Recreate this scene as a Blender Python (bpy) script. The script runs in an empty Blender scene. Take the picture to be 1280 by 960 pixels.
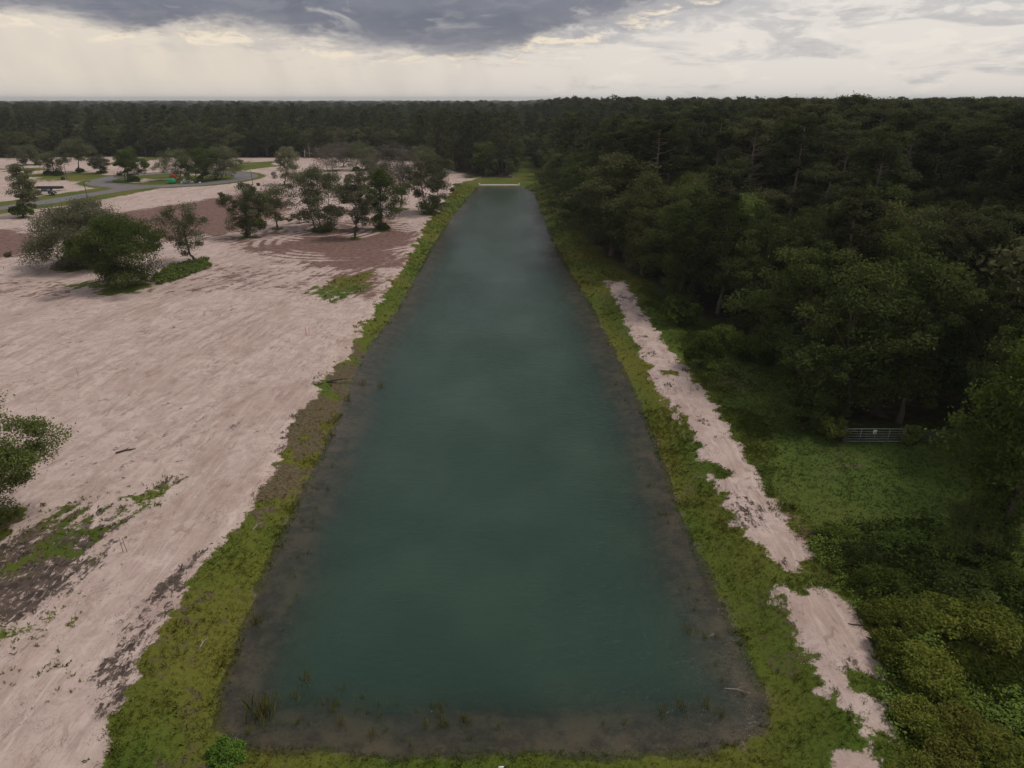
import bpy, math, random
import numpy as np
from mathutils import Vector, Euler

SC = bpy.context.scene
COL = SC.collection
R = math.radians
rng = np.random.default_rng(7)
random.seed(7)

# ------------------------------------------------------------------ camera model
CAM_H = 27.0
F = 853.0                       # focal length in pixels of the 1280 px wide picture
PITCH = math.atan((480 - 124) / F)
CT, ST = math.cos(PITCH), math.sin(PITCH)
WATER_Z = -1.0


def P(px, py, z=0.0):
    """ground point (x, y) at level z seen at a place in the photograph"""
    a = (480 - py) / F
    y = (CAM_H - z) * (CT + a * ST) / (ST - a * CT)
    zc = y * CT + (CAM_H - z) * ST
    return ((px - 640) / F * zc, y)


def height_at(Y, py):
    a = (480 - py) / F
    return CAM_H - Y * (ST - a * CT) / (CT + a * ST)


def metres(n, Y, z=0.0):
    return n * (Y * CT + (CAM_H - z) * ST) / F


def project(x, y, z):
    zc = y * CT + (CAM_H - z) * ST
    up = y * ST - (CAM_H - z) * CT
    return 640 + F * x / zc, 480 - F * up / zc


def poly(pts, z=0.0):
    return np.array([P(a, b, z) for a, b in pts])


# ------------------------------------------------------------------ noise
def _hash(ix, iy, seed):
    ix = ix.astype(np.int64); iy = iy.astype(np.int64)
    h = (ix * 374761393 + iy * 668265263 + seed * 1442695041) & 0xffffffff
    h = ((h ^ (h >> 13)) * 1274126177) & 0xffffffff
    h = h ^ (h >> 16)
    return (h & 0xffff) / 65535.0


def vnoise(x, y, seed=0):
    x0 = np.floor(x); y0 = np.floor(y)
    fx = x - x0; fy = y - y0
    fx = fx * fx * (3 - 2 * fx); fy = fy * fy * (3 - 2 * fy)
    a = _hash(x0, y0, seed); b = _hash(x0 + 1, y0, seed)
    c = _hash(x0, y0 + 1, seed); d = _hash(x0 + 1, y0 + 1, seed)
    return (a * (1 - fx) + b * fx) * (1 - fy) + (c * (1 - fx) + d * fx) * fy


def fbm(x, y, seed=0, octs=4):
    s = 0; a = 0.5; t = 0
    for o in range(octs):
        s = s + a * vnoise(x, y, seed + o * 17); t += a
        x = x * 2.03 + 11.3; y = y * 2.03 - 7.1; a *= 0.5
    return s / t


def sdf(poly_, x, y):
    """signed distance to a polygon, positive inside"""
    n = len(poly_)
    d2 = np.full(x.shape, 1e18); inside = np.zeros(x.shape, bool)
    for i in range(n):
        ax, ay = poly_[i]; bx, by = poly_[(i + 1) % n]
        ex, ey = bx - ax, by - ay
        t = np.clip(((x - ax) * ex + (y - ay) * ey) / (ex * ex + ey * ey + 1e-9), 0, 1)
        dx = x - ax - t * ex; dy = y - ay - t * ey
        d2 = np.minimum(d2, dx * dx + dy * dy)
        if ay != by:
            c = ((ay > y) != (by > y)) & (x < (bx - ax) * (y - ay) / (by - ay) + ax)
            inside ^= c
    d = np.sqrt(d2)
    return np.where(inside, d, -d)


def line_dist(pts, x, y):
    d2 = np.full(x.shape, 1e18)
    for i in range(len(pts) - 1):
        ax, ay = pts[i]; bx, by = pts[i + 1]
        ex, ey = bx - ax, by - ay
        t = np.clip(((x - ax) * ex + (y - ay) * ey) / (ex * ex + ey * ey + 1e-9), 0, 1)
        d2 = np.minimum(d2, (x - ax - t * ex) ** 2 + (y - ay - t * ey) ** 2)
    return np.sqrt(d2)


def sstep(a, b, v):
    t = np.clip((v - a) / (b - a), 0, 1)
    return t * t * (3 - 2 * t)


# ------------------------------------------------------------------ layout
POND = poly([(272, 905), (298, 800), (333, 715), (368, 640), (402, 570), (428, 510), (452, 450), (474, 418), (497, 390),
             (518, 350), (543, 305), (563, 275), (582, 250), (597, 233), (654, 233), (667, 240), (676, 262), (686, 290),
             (698, 315), (715, 345), (737, 380), (762, 430), (792, 490), (818, 550), (842, 620), (864, 680), (893, 740),
             (918, 790), (942, 840), (957, 880), (952, 908), (925, 930), (850, 939), (750, 943), (640, 941), (540, 944),
             (500, 950), (470, 946), (400, 938), (330, 938), (290, 930)], WATER_Z)
LEFT_BANK = poly([(120, 985), (138, 930), (150, 880), (165, 850), (205, 795), (240, 720), (275, 680), (300, 645), (345, 580),
                  (372, 525), (398, 482), (437, 436), (452, 408), (470, 383), (490, 353), (510, 320), (528, 288), (548, 262),
                  (570, 230), (600, 222), (640, 222), (640, 400), (640, 985)])
RIGHT_GREEN = poly([(600, 224), (640, 222), (652, 180), (664, 180), (690, 222), (720, 250), (770, 300), (840, 340), (900, 385), (1010, 420), (1080, 480),
                    (1300, 500), (1420, 640)])
RIGHT_GREEN = np.concatenate([RIGHT_GREEN, [(150, 45), (150, -55), (-17, -55)], poly([(120, 985), (640, 945), (640, 400)])])
PATHS = [poly([(757, 350), (768, 352), (780, 352), (800, 385), (830, 430), (855, 460), (890, 505), (925, 560), (960, 620), (990, 660),
               (1012, 685), (1000, 700), (985, 708), (960, 697), (935, 670), (910, 630), (890, 590), (868, 550), (845, 515), (825, 480),
               (800, 430), (775, 385)]),
         poly([(973, 740), (1035, 731), (1062, 757), (1095, 800), (1122, 850), (1104, 880), (1112, 908), (1090, 920), (1075, 888),
               (1040, 872), (1022, 840), (1008, 808), (990, 770)]),
         poly([(1040, 945), (1070, 940), (1110, 962), (1130, 1000), (1035, 1000)])]
PATH_GAPS = [poly([(838, 508), (862, 518), (872, 545), (858, 545)]), poly([(872, 572), (905, 575), (915, 596), (890, 598)]),
             poly([(1052, 838), (1085, 845), (1118, 862), (1100, 880), (1062, 866)]), poly([(826, 462), (848, 464), (846, 470), (828, 470)])]
SOIL = [poly([(885, 458), (935, 452), (955, 475), (950, 498), (920, 490)]),
        poly([(1000, 640), (1050, 650), (1040, 690), (1010, 680)])]
DIRT = [poly([(130, 268), (250, 250), (300, 243), (345, 245), (370, 262), (330, 277), (320, 296), (200, 302), (150, 284)]),
        poly([(265, 298), (330, 286), (400, 278), (480, 272), (524, 284), (522, 303), (497, 332), (440, 342), (360, 328), (310, 314)]),
        poly([(-120, 290), (20, 284), (58, 296), (50, 318), (-20, 325), (-120, 330)]),
        poly([(390, 345), (470, 335), (490, 345), (470, 368), (440, 372)])]
DIRT_THIN = [poly([(290, 305), (335, 268), (420, 260), (505, 266), (524, 286), (400, 296)]),
             poly([(210, 345), (300, 328), (420, 338), (440, 355), (380, 368), (280, 362), (200, 368)]),
             poly([(-40, 345), (100, 350), (110, 372), (60, 375), (-40, 370)])]
DARK_SOIL = [poly([(-60, 680), (60, 652), (130, 634), (158, 655), (140, 705), (90, 745), (30, 780), (-60, 810)])]
SILT = [poly([(108, 850), (140, 790), (185, 730), (235, 692), (275, 680), (245, 720), (207, 795), (170, 850), (150, 880), (128, 880)]),
        poly([(398, 482), (412, 462), (440, 452), (462, 458), (450, 470), (425, 478)]),
        poly([(300, 645), (345, 580), (372, 525), (392, 495), (388, 520), (360, 580), (325, 640)])]
WEEDS = [poly([(-40, 700), (20, 690), (60, 645), (110, 632), (140, 660), (60, 690), (20, 720)]),
         poly([(118, 640), (160, 615), (215, 606), (195, 625), (150, 640), (125, 655)]),
         poly([(-40, 795), (40, 770), (90, 750), (82, 775), (40, 800), (-40, 835)]), poly([(58, 850), (82, 826), (80, 840), (65, 862)]),
         poly([(-30, 880), (25, 862), (18, 880), (-30, 905)]), poly([(380, 362), (425, 345), (470, 338), (455, 365), (420, 378), (395, 376)]),
         poly([(95, 690), (130, 670), (128, 705), (100, 715)]),
         poly([(196, 345), (258, 325), (262, 336), (215, 352)]), poly([(60, 356), (115, 350), (200, 350), (190, 362), (120, 364)])]
RING_C = (-124.0, 261.0); RING_IN, RING_OUT = 20.5, 29.0
ENTRY = [(-166, 120), (-149, 158), (-140, 178), (-133, 197), (-129, 215), (-125, 236)]
FOREST_EDGE = [(-420, 199), (0, 198), (120, 196), (300, 197), (420, 197), (530, 202), (562, 214), (600, 222), (640, 223), (650, 214),
               (654, 196), (662, 196), (668, 214), (690, 228), (706, 258), (728, 296), (752, 322), (800, 350), (835, 385), (900, 412),
               (960, 438), (990, 475), (1012, 520), (1060, 538), (1200, 538), (1245, 580), (1290, 660), (1400, 700)]
FOREST = np.array([P(a, b) for a, b in FOREST_EDGE] + [(75, 5), (90, -30), (5000, -30), (9000, 9000), (-9000, 9000), (-1500, 380)])


def terrain(x, y):
    d = -sdf(POND, x, y)                         # positive outside the water
    far = np.clip(y / 60.0, 1, 3)
    out = WATER_Z - 0.03 + 1.03 * sstep(-0.2, 4.2, d) + 0.0 * d
    d_in = np.maximum(-d, 0)
    shelf = 0.05 + 0.10 * d_in + 0.34 * np.maximum(d_in - 1.5 - 1.6 * fbm(x * .25, y * .25, 5, 2), 0)
    ins = WATER_Z - 0.03 - np.minimum(shelf, 3.2)
    z = np.where(d > 0, out, ins)
    z = z + (fbm(x * 0.9, y * 0.9, 3, 3) - 0.5) * 0.16 * sstep(-6, 2, d) + (fbm(x * 0.07, y * 0.07, 9, 2) - 0.5) * 0.5 * sstep(6, 25, d)
    z = z - 0.35 * sstep(.5, 1.0, 1 - np.hypot((x - GULLY[0]) / 2.4, (y - GULLY[1]) / 1.2))
    return z


GULLY = P(428, 468)


def zones(x, y):
    """what the ground is made of at each place"""
    far = np.clip(y / 45.0, 0.7, 6)
    wx = x + (fbm(x * .35, y * .35, 21, 3) - .5) * 1.6 * far ** .6
    wy = y + (fbm(x * .35, y * .35, 33, 3) - .5) * 1.6 * far ** .9
    rag = (fbm(x * 1.3, y * 1.3, 41, 3) - .5)
    ca, sa = math.cos(R(16)), math.sin(R(16))
    u = x * ca - y * sa; v = x * sa + y * ca       # v runs along the old grader tracks
    streak = fbm(u * 1.6, v * .22, 51, 4) - .5
    dp = -sdf(POND, x, y)
    z = {}
    lb = sdf(LEFT_BANK, wx, wy); rg = sdf(RIGHT_GREEN, wx, wy)
    grass = np.maximum(sstep(-1.0, 1.0, lb + rag * .8), sstep(-1.0, 1.0, rg + rag))
    grass = grass * sstep(-.95, -.25, dp + rag * .7)
    for p in PATHS:
        s = sdf(p, x + (fbm(x * .8, y * .8, 21, 3) - .5) * 1.3, y + (fbm(x * .8, y * .8, 22, 3) - .5) * 2.0)
        grass = grass * (1 - sstep(-1.3, 1.1, s + rag * 1.2))
    for p in PATH_GAPS:
        s = sdf(p, wx, wy); grass = np.maximum(grass, .8 * sstep(-.5, .5, s + rag))
    bare = 0.5 + 0 * x
    wd = 0 * x
    for i, p in enumerate(WEEDS):
        s = sdf(p, wx, wy)
        wd = np.maximum(wd, .66 * sstep(-1.8, 2.0, s + streak * 4.5 + rag * 3))
    ring = np.hypot(x - RING_C[0], y - RING_C[1])
    verge = sstep(7, 4.5, np.abs(ring - 24) + rag * 3 - 2) * .9
    verge = np.maximum(verge, sstep(RING_IN + 1, RING_IN - 1, ring) * (0.35 + 0.6 * sstep(.4, .55, fbm(x * .12, y * .12, 71, 3))))
    ed = line_dist(ENTRY, x, y)
    verge = np.maximum(verge, sstep(13, 9.5, ed + rag * 4) * sstep(262, 240, y))
    wd = np.maximum(wd, verge)
    for a, b, rr in TREE_FEET:
        wd = np.maximum(wd, .85 * sstep(rr, rr * .5, np.hypot(x - a, (y - b) * .7) + rag * rr * .8))
    z['grass'] = np.clip(np.maximum(grass, wd), 0, 1)
    # thin grass streaks in the far clearing
    far_gr = sstep(.60, .72, fbm(x * .05, y * .03, 81, 3)) * sstep(225, 270, y) * .8
    z['grass'] = np.maximum(z['grass'], far_gr * (lb < -1))
    dirt = 0 * x
    for p in DIRT:
        s = sdf(p, wx, wy); dirt = np.maximum(dirt, .76 * sstep(-4, 4.0, s + streak * 9 + rag * 3))
    for p in DIRT_THIN:
        s = sdf(p, wx, wy); dirt = np.maximum(dirt, sstep(-2.5, 4, np.minimum(s, 2) + streak * 10 + rag * 6 - 1) * .55)
    for p in SOIL:
        s = sdf(p, wx, wy); dirt = np.maximum(dirt, .9 * sstep(-1, 1, s + rag * 3)); z['grass'] = z['grass'] * (1 - .42 * sstep(-1.5, 1.5, s + rag * 4))
    # old wheel tracks circling the oaks scrape the brown soil back to sand
    for (cx, cy, rad) in TRACKS:
        rr = np.hypot(x - cx, (y - cy)); ph = np.arctan2(y - cy, x - cx)
        k = np.abs(((rr - rad + np.sin(ph * 2 + cx) * .9) % 2.2) - 1.1)
        band = sstep(.75, .45, k) * sstep(5, 2.5, np.abs(rr - rad)) * sstep(.3, .6, fbm(ph * 2 + 9, rr * .15, 91, 2))
        dirt = dirt * (1 - .75 * band)
    z['dirt'] = dirt
    tk = 0 * x
    for (c0, bend, wob_) in TYRES:
        vv_ = v + 0 * x; cc = c0 + bend * (vv_ - 60) ** 2 * .0008 + wob_ * np.sin(vv_ * .05 + c0)
        for gz_ in (-.95, .95):
            tk = np.maximum(tk, sstep(.45, .18, np.abs(u - cc - gz_)))
    z['tyre'] = tk * sstep(.45, .62, fbm(u * .5, v * .06, 171, 3)) * (lb < -.4) * (y < 240)
    dark = 0 * x
    for p in DARK_SOIL:
        s = sdf(p, wx, wy); dark = np.maximum(dark, .72 * sstep(-2.2, 2.6, s + streak * 5 + rag * 2))
    for p in SILT:
        s = sdf(p, wx, wy); dark = np.maximum(dark, .70 * sstep(-1.6, 1.4, np.minimum(s, 1.0) + streak * 2.5 + rag * 1.5))
    # odd dark clods along the tracks
    clod = sstep(.60, .76, fbm(u * 1.1, v * .35, 61, 3)) * sstep(.52, .62, fbm(x * .09, y * .06, 62, 2)) * (lb < -.5) * (y < 130)
    dark = np.maximum(dark, .44 * clod)
    for p in PATHS:
        s = sdf(p, x, y)
        dark = np.maximum(dark, .55 * sstep(.58, .70, fbm(x * .8, y * .45, 151, 4)) * sstep(-1.5, 0, s))
    z['dark'] = dark
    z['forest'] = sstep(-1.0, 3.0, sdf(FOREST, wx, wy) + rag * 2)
    z['wet'] = sstep(.45, -.45, dp + rag * 1.2)
    # worn, brown, thin stretches on the bank
    worn = sstep(.54, .68, fbm(x * .22 + 3, y * .13, 101, 4)) * sstep(-.5, 1, dp)
    mid_left = sstep(3.4, 1.2, lb + rag * 3 - .4) * sstep(34, 50, y + rag * 14) * sstep(82, 64, y + rag * 14) * (x < 0)
    z['worn'] = np.clip(worn * .45 + 1.0 * mid_left * sstep(.30, .5, fbm(x * .5, y * .3, 111, 3)), 0, 1)
    z['dry'] = np.clip(fbm(x * .18, y * .1, 121, 4) * 2.2 - .62, 0, 1)
    z['right'] = sstep(1, 14, x - 10 - .07 * y + (fbm(x * .2, y * .2, 131, 2) - .5) * 6)
    z['right'] = z['right'] * (.35 + .65 * sstep(27, 36, y))
    z['dp'] = dp
    return z


TRACKS = []
TYRES = [(-33, 1.0, .8), (-37, .6, 1.2), (-42, -.8, .6), (-46, .4, 1.6), (-51, 1.5, .8), (-56, -.6, 1.3), (-61, .2, 1.8), (-67, 1.2, 1.0), (-74, -1.4, .9), (-82, .7, 2.0), (-91, 1.8, 1.2), (-101, -.9, 1.1), (-112, .5, 1.5)]
TREE_FEET = []

# ------------------------------------------------------------------ object helpers


def mesh_from(name, verts, faces, smooth=False, attrs=None, mat=None, mat_idx=None):
    """verts (N,3); faces (M,k) array with one k, or a list of such arrays"""
    me = bpy.data.meshes.new(name)
    fl = faces if isinstance(faces, list) else [faces]
    fl = [np.asarray(f, dtype=np.int32) for f in fl if len(f)]
    me.vertices.add(len(verts)); me.vertices.foreach_set('co', np.asarray(verts, dtype=np.float32).ravel())
    nl = sum(f.size for f in fl); npoly = sum(len(f) for f in fl)
    me.loops.add(nl); me.polygons.add(npoly)
    me.loops.foreach_set('vertex_index', np.concatenate([f.ravel() for f in fl]))
    tot = np.concatenate([np.full(len(f), f.shape[1], dtype=np.int32) for f in fl])
    start = np.concatenate([[0], np.cumsum(tot)[:-1]]).astype(np.int32)
    me.polygons.foreach_set('loop_start', start)
    me.polygons.foreach_set('loop_total', tot)
    if smooth:
        me.polygons.foreach_set('use_smooth', np.ones(npoly, dtype=bool))
    if mat_idx is not None:
        me.polygons.foreach_set('material_index', np.asarray(mat_idx, dtype=np.int32))
    for k, v in (attrs or {}).items():
        v = np.asarray(v, dtype=np.float32)
        if v.ndim == 2:
            a = me.attributes.new(k, 'FLOAT_COLOR', 'POINT'); a.data.foreach_set('color', v.ravel())
        else:
            a = me.attributes.new(k, 'FLOAT', 'POINT'); a.data.foreach_set('value', v)
    me.update(calc_edges=True); me.validate()
    for m in (mat if isinstance(mat, list) else [mat] if mat else []):
        me.materials.append(m)
    return me


def link(name, data, parent=None, loc=(0, 0, 0), rot=(0, 0, 0)):
    o = bpy.data.objects.new(name, data); COL.objects.link(o)
    o.location = loc; o.rotation_euler = rot
    if parent: o.parent = parent
    return o


def tag(o, label=None, cat=None, group=None, kind=None):
    if label: o['label'] = label
    if cat: o['category'] = cat
    if group: o['group'] = group
    if kind: o['kind'] = kind
    return o


class MB:
    """collects shapes into one mesh"""
    def __init__(s): s.v = []; s.f = {}; s.n = 0

    def add(s, v, f):
        v = np.asarray(v, float); s.v.append(v)
        for q in f: s.f.setdefault(len(q), []).append([i + s.n for i in q])
        s.n += len(v); return s

    def box(s, c, d, rz=0.0, taper=1.0):
        x, y, z = d[0] / 2, d[1] / 2, d[2] / 2
        v = np.array([(-x, -y, -z), (x, -y, -z), (x, y, -z), (-x, y, -z), (-x * taper, -y * taper, z), (x * taper, -y * taper, z),
                      (x * taper, y * taper, z), (-x * taper, y * taper, z)])
        k, q = math.cos(rz), math.sin(rz)
        v = np.stack([v[:, 0] * k - v[:, 1] * q, v[:, 0] * q + v[:, 1] * k, v[:, 2]], 1) + np.array(c)
        return s.add(v, [(0, 3, 2, 1), (4, 5, 6, 7), (0, 1, 5, 4), (1, 2, 6, 5), (2, 3, 7, 6), (3, 0, 4, 7)])

    def tube(s, pts, rad, n=7, cap=True):
        pts = np.asarray(pts, float); m = len(pts)
        rad = np.full(m, rad) if np.isscalar(rad) else np.asarray(rad, float)
        t = np.gradient(pts, axis=0); t /= np.linalg.norm(t, axis=1)[:, None] + 1e-9
        ref = np.array([0.13, 0.97, 0.2]) if abs(t[0, 2]) > .7 else np.array([0.05, 0.1, 1.0])
        a = np.cross(t, ref); a /= np.linalg.norm(a, axis=1)[:, None] + 1e-9
        b = np.cross(t, a)
        an = np.linspace(0, 2 * np.pi, n, endpoint=False)
        v = (pts[:, None] + rad[:, None, None] * (a[:, None] * np.cos(an)[None, :, None] + b[:, None] * np.sin(an)[None, :, None])).reshape(-1, 3)
        f = [(i * n + j, i * n + (j + 1) % n, (i + 1) * n + (j + 1) % n, (i + 1) * n + j) for i in range(m - 1) for j in range(n)]
        if cap: f += [tuple(range(n - 1, -1, -1)), tuple(range((m - 1) * n, m * n))]
        return s.add(v, f)

    def prism(s, prof, y0, y1):
        """profile in x,z extruded along y"""
        n = len(prof)
        v = [(p[0], y0, p[1]) for p in prof] + [(p[0], y1, p[1]) for p in prof]
        f = [(i, (i + 1) % n, n + (i + 1) % n, n + i) for i in range(n)] + [tuple(range(n - 1, -1, -1)), tuple(range(n, 2 * n))]
        return s.add(v, f)

    def mesh(s, name, mat, smooth=False):
        return mesh_from(name, np.concatenate(s.v), [np.array(x) for x in s.f.values()], smooth, None, mat)

    def build(s, name, mat, parent=None, smooth=False, bevel=0.0):
        o = link(name, s.mesh(name, mat, smooth), parent)
        if bevel:
            b = o.modifiers.new('bevel', 'BEVEL'); b.width = bevel; b.segments = 2; b.limit_method = 'ANGLE'
        return o


def thing(name, label, cat, loc=(0, 0, 0), rz=0.0, group=None):
    o = bpy.data.objects.new(name, None); COL.objects.link(o)
    o.empty_display_size = .5
    o.location = loc; o.rotation_euler = (0, 0, rz)
    return tag(o, label, cat, group)


# ------------------------------------------------------------------ materials
def nt_new(name):
    m = bpy.data.materials.new(name); m.use_nodes = True
    nt = m.node_tree; nt.nodes.clear()
    out = nt.nodes.new('ShaderNodeOutputMaterial')
    return m, nt, out


class NT:
    """short-hand for wiring nodes"""
    def __init__(s, nt): s.nt = nt; s.L = nt.links.new

    def node(s, t, **kw):
        n = s.nt.nodes.new(t)
        for k, v in kw.items(): setattr(n, k, v)
        return n

    def put(s, sock, v):
        if hasattr(v, 'is_linked') or isinstance(v, bpy.types.NodeSocket): s.L(v, sock)
        else: sock.default_value = v

    def math(s, op, a, b=0.0, c=None, clamp=False):
        n = s.node('ShaderNodeMath', operation=op, use_clamp=clamp)
        s.put(n.inputs[0], a); s.put(n.inputs[1], b)
        if c is not None: s.put(n.inputs[2], c)
        return n.outputs[0]

    def mix(s, f, a, b, mode='MIX'):
        n = s.node('ShaderNodeMix', data_type='RGBA', blend_type=mode)
        s.put(n.inputs['Factor'], f)
        for k, v in ((6, a), (7, b)):
            if isinstance(v, tuple) and len(v) == 3: v = v + (1.0,)
            s.put(n.inputs[k], v)
        return n.outputs[2]

    def noise(s, vec, scale, detail=4.0, rough=.55, dist=0.0):
        n = s.node('ShaderNodeTexNoise')
        if vec is not None: s.put(n.inputs['Vector'], vec)
        n.inputs['Scale'].default_value = scale; n.inputs['Detail'].default_value = detail
        n.inputs['Roughness'].default_value = rough; n.inputs['Distortion'].default_value = dist
        return n.outputs['Fac']

    def ramp(s, v, a, b, lo=0.0, hi=1.0):
        n = s.node('ShaderNodeMapRange', interpolation_type='SMOOTHSTEP')
        s.put(n.inputs[0], v); s.put(n.inputs[1], a); s.put(n.inputs[2], b); s.put(n.inputs[3], lo); s.put(n.inputs[4], hi)
        return n.outputs[0]

    def attr(s, name):
        n = s.node('ShaderNodeAttribute', attribute_name=name)
        return n

    def mapping(s, vec, scale=(1, 1, 1), rot=(0, 0, 0)):
        n = s.node('ShaderNodeMapping'); s.put(n.inputs['Vector'], vec)
        n.inputs['Scale'].default_value = scale; n.inputs['Rotation'].default_value = rot
        return n.outputs[0]

    def principled(s, color, rough=.8, spec=.3, metal=0.0, normal=None):
        n = s.node('ShaderNodeBsdfPrincipled')
        if isinstance(color, tuple) and len(color) == 3: color = color + (1.0,)
        s.put(n.inputs['Base Color'], color); s.put(n.inputs['Roughness'], rough)
        n.inputs['Specular IOR Level'].default_value = spec; n.inputs['Metallic'].default_value = metal
        if normal is not None: s.L(normal, n.inputs['Normal'])
        return n.outputs[0]

    def bump(s, h, strength=.5, dist=.05):
        n = s.node('ShaderNodeBump'); s.put(n.inputs['Height'], h)
        n.inputs['Strength'].default_value = strength; n.inputs['Distance'].default_value = dist
        return n.outputs[0]

    def pos(s): return s.node('ShaderNodeNewGeometry').outputs['Position']
    def obj(s): return s.node('ShaderNodeTexCoord').outputs['Object']


def plain(name, col, rough=.6, spec=.4, metal=0.0, var=.25, scale=6.0):
    m, nt, out = nt_new(name); n = NT(nt)
    f = n.noise(n.obj(), scale, 5, .6)
    dark = tuple(c * (1 - var) for c in col); lite = tuple(min(1, c * (1 + var)) for c in col)
    c = n.mix(n.ramp(f, .3, .7), dark, lite)
    n.L(n.principled(c, rough, spec, metal), out.inputs[0])
    return m


def leaf_mat(name, dark, light, old, trans=.30, rough=.8, hue=.5):
    """leaves: shade by leaf age (tint attribute) and tree to tree"""
    m, nt, out = nt_new(name); n = NT(nt)
    t = n.attr('tint').outputs['Fac']
    rnd = n.node('ShaderNodeObjectInfo').outputs['Random']
    c = n.mix(t, dark, light)
    c = n.mix(n.math('MULTIPLY', n.ramp(rnd, .45, 1.0), hue), c, old)
    hsv = n.node('ShaderNodeHueSaturation')
    n.L(c, hsv.inputs['Color']); n.L(n.math('MULTIPLY_ADD', n.math('FRACT', n.math('MULTIPLY', rnd, 7.31)), .75, .62), hsv.inputs['Value'])
    c = hsv.outputs[0]
    d = n.principled(c, rough, .03)
    tr = n.node('ShaderNodeBsdfTranslucent'); n.L(c, tr.inputs['Color'])
    mx = n.node('ShaderNodeMixShader'); mx.inputs[0].default_value = trans
    n.L(d, mx.inputs[1]); n.L(tr.outputs[0], mx.inputs[2]); n.L(mx.outputs[0], out.inputs[0])
    return m


M = {}
M['oak_leaf'] = leaf_mat('oak_leaf', (.078, .090, .040), (.165, .168, .090), (.17, .155, .11), hue=.55)
M['green_leaf'] = leaf_mat('green_leaf', (.062, .090, .022), (.135, .170, .045), (.13, .14, .05), hue=.4)
M['forest_leaf'] = leaf_mat('forest_leaf', (.034, .047, .014), (.094, .116, .030), (.115, .108, .042), hue=.6)
M['pine_leaf'] = leaf_mat('pine_leaf', (.036, .047, .018), (.084, .100, .034), (.095, .092, .044), hue=.5)
M['shrub_leaf'] = leaf_mat('shrub_leaf', (.060, .092, .016), (.130, .165, .034), (.125, .135, .034), hue=.5)
M['weed_leaf'] = leaf_mat('weed_leaf', (.085, .110, .016), (.180, .190, .036), (.16, .145, .035), hue=.5)
M['pale_forest_leaf'] = leaf_mat('pale_forest_leaf', (.060, .066, .026), (.125, .130, .052), (.14, .125, .07), hue=.6)
M['pine_bark'] = plain('pine_bark', (.20, .16, .13), .9, .1, var=.3, scale=5)
M['vine_leaf'] = leaf_mat('vine_leaf', (.070, .120, .020), (.150, .210, .042), (.14, .18, .04), hue=.3)
M['grey_leaf'] = leaf_mat('grey_leaf', (.105, .090, .072), (.185, .165, .135), (.15, .125, .10), hue=.5)
M['bright_leaf'] = leaf_mat('bright_leaf', (.07, .13, .02), (.15, .24, .04), (.10, .16, .04), hue=.4)
M['bark'] = plain('bark', (.085, .068, .055), .9, .1, var=.45, scale=9)
M['pale_bark'] = plain('pale_bark', (.30, .27, .23), .9, .1, var=.3, scale=7)


def grass_mat(name):
    m, nt, out = nt_new(name); n = NT(nt)
    a = n.node('ShaderNodeSeparateColor'); n.L(n.attr('tone').outputs['Color'], a.inputs[0])
    c = n.mix(a.outputs[0], (.085, .130, .013), (.20, .175, .026))          # green to yellow
    c = n.mix(a.outputs[1], c, (.080, .130, .026))                            # the darker pasture sward
    c = n.mix(a.outputs[2], c, (.21, .16, .085))                              # straw
    d = n.principled(c, .6, .15)
    tr = n.node('ShaderNodeBsdfTranslucent'); n.L(c, tr.inputs['Color'])
    mx = n.node('ShaderNodeMixShader'); mx.inputs[0].default_value = .25
    n.L(d, mx.inputs[1]); n.L(tr.outputs[0], mx.inputs[2]); n.L(mx.outputs[0], out.inputs[0])
    return m


M['grass'] = grass_mat('grass')


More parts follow.
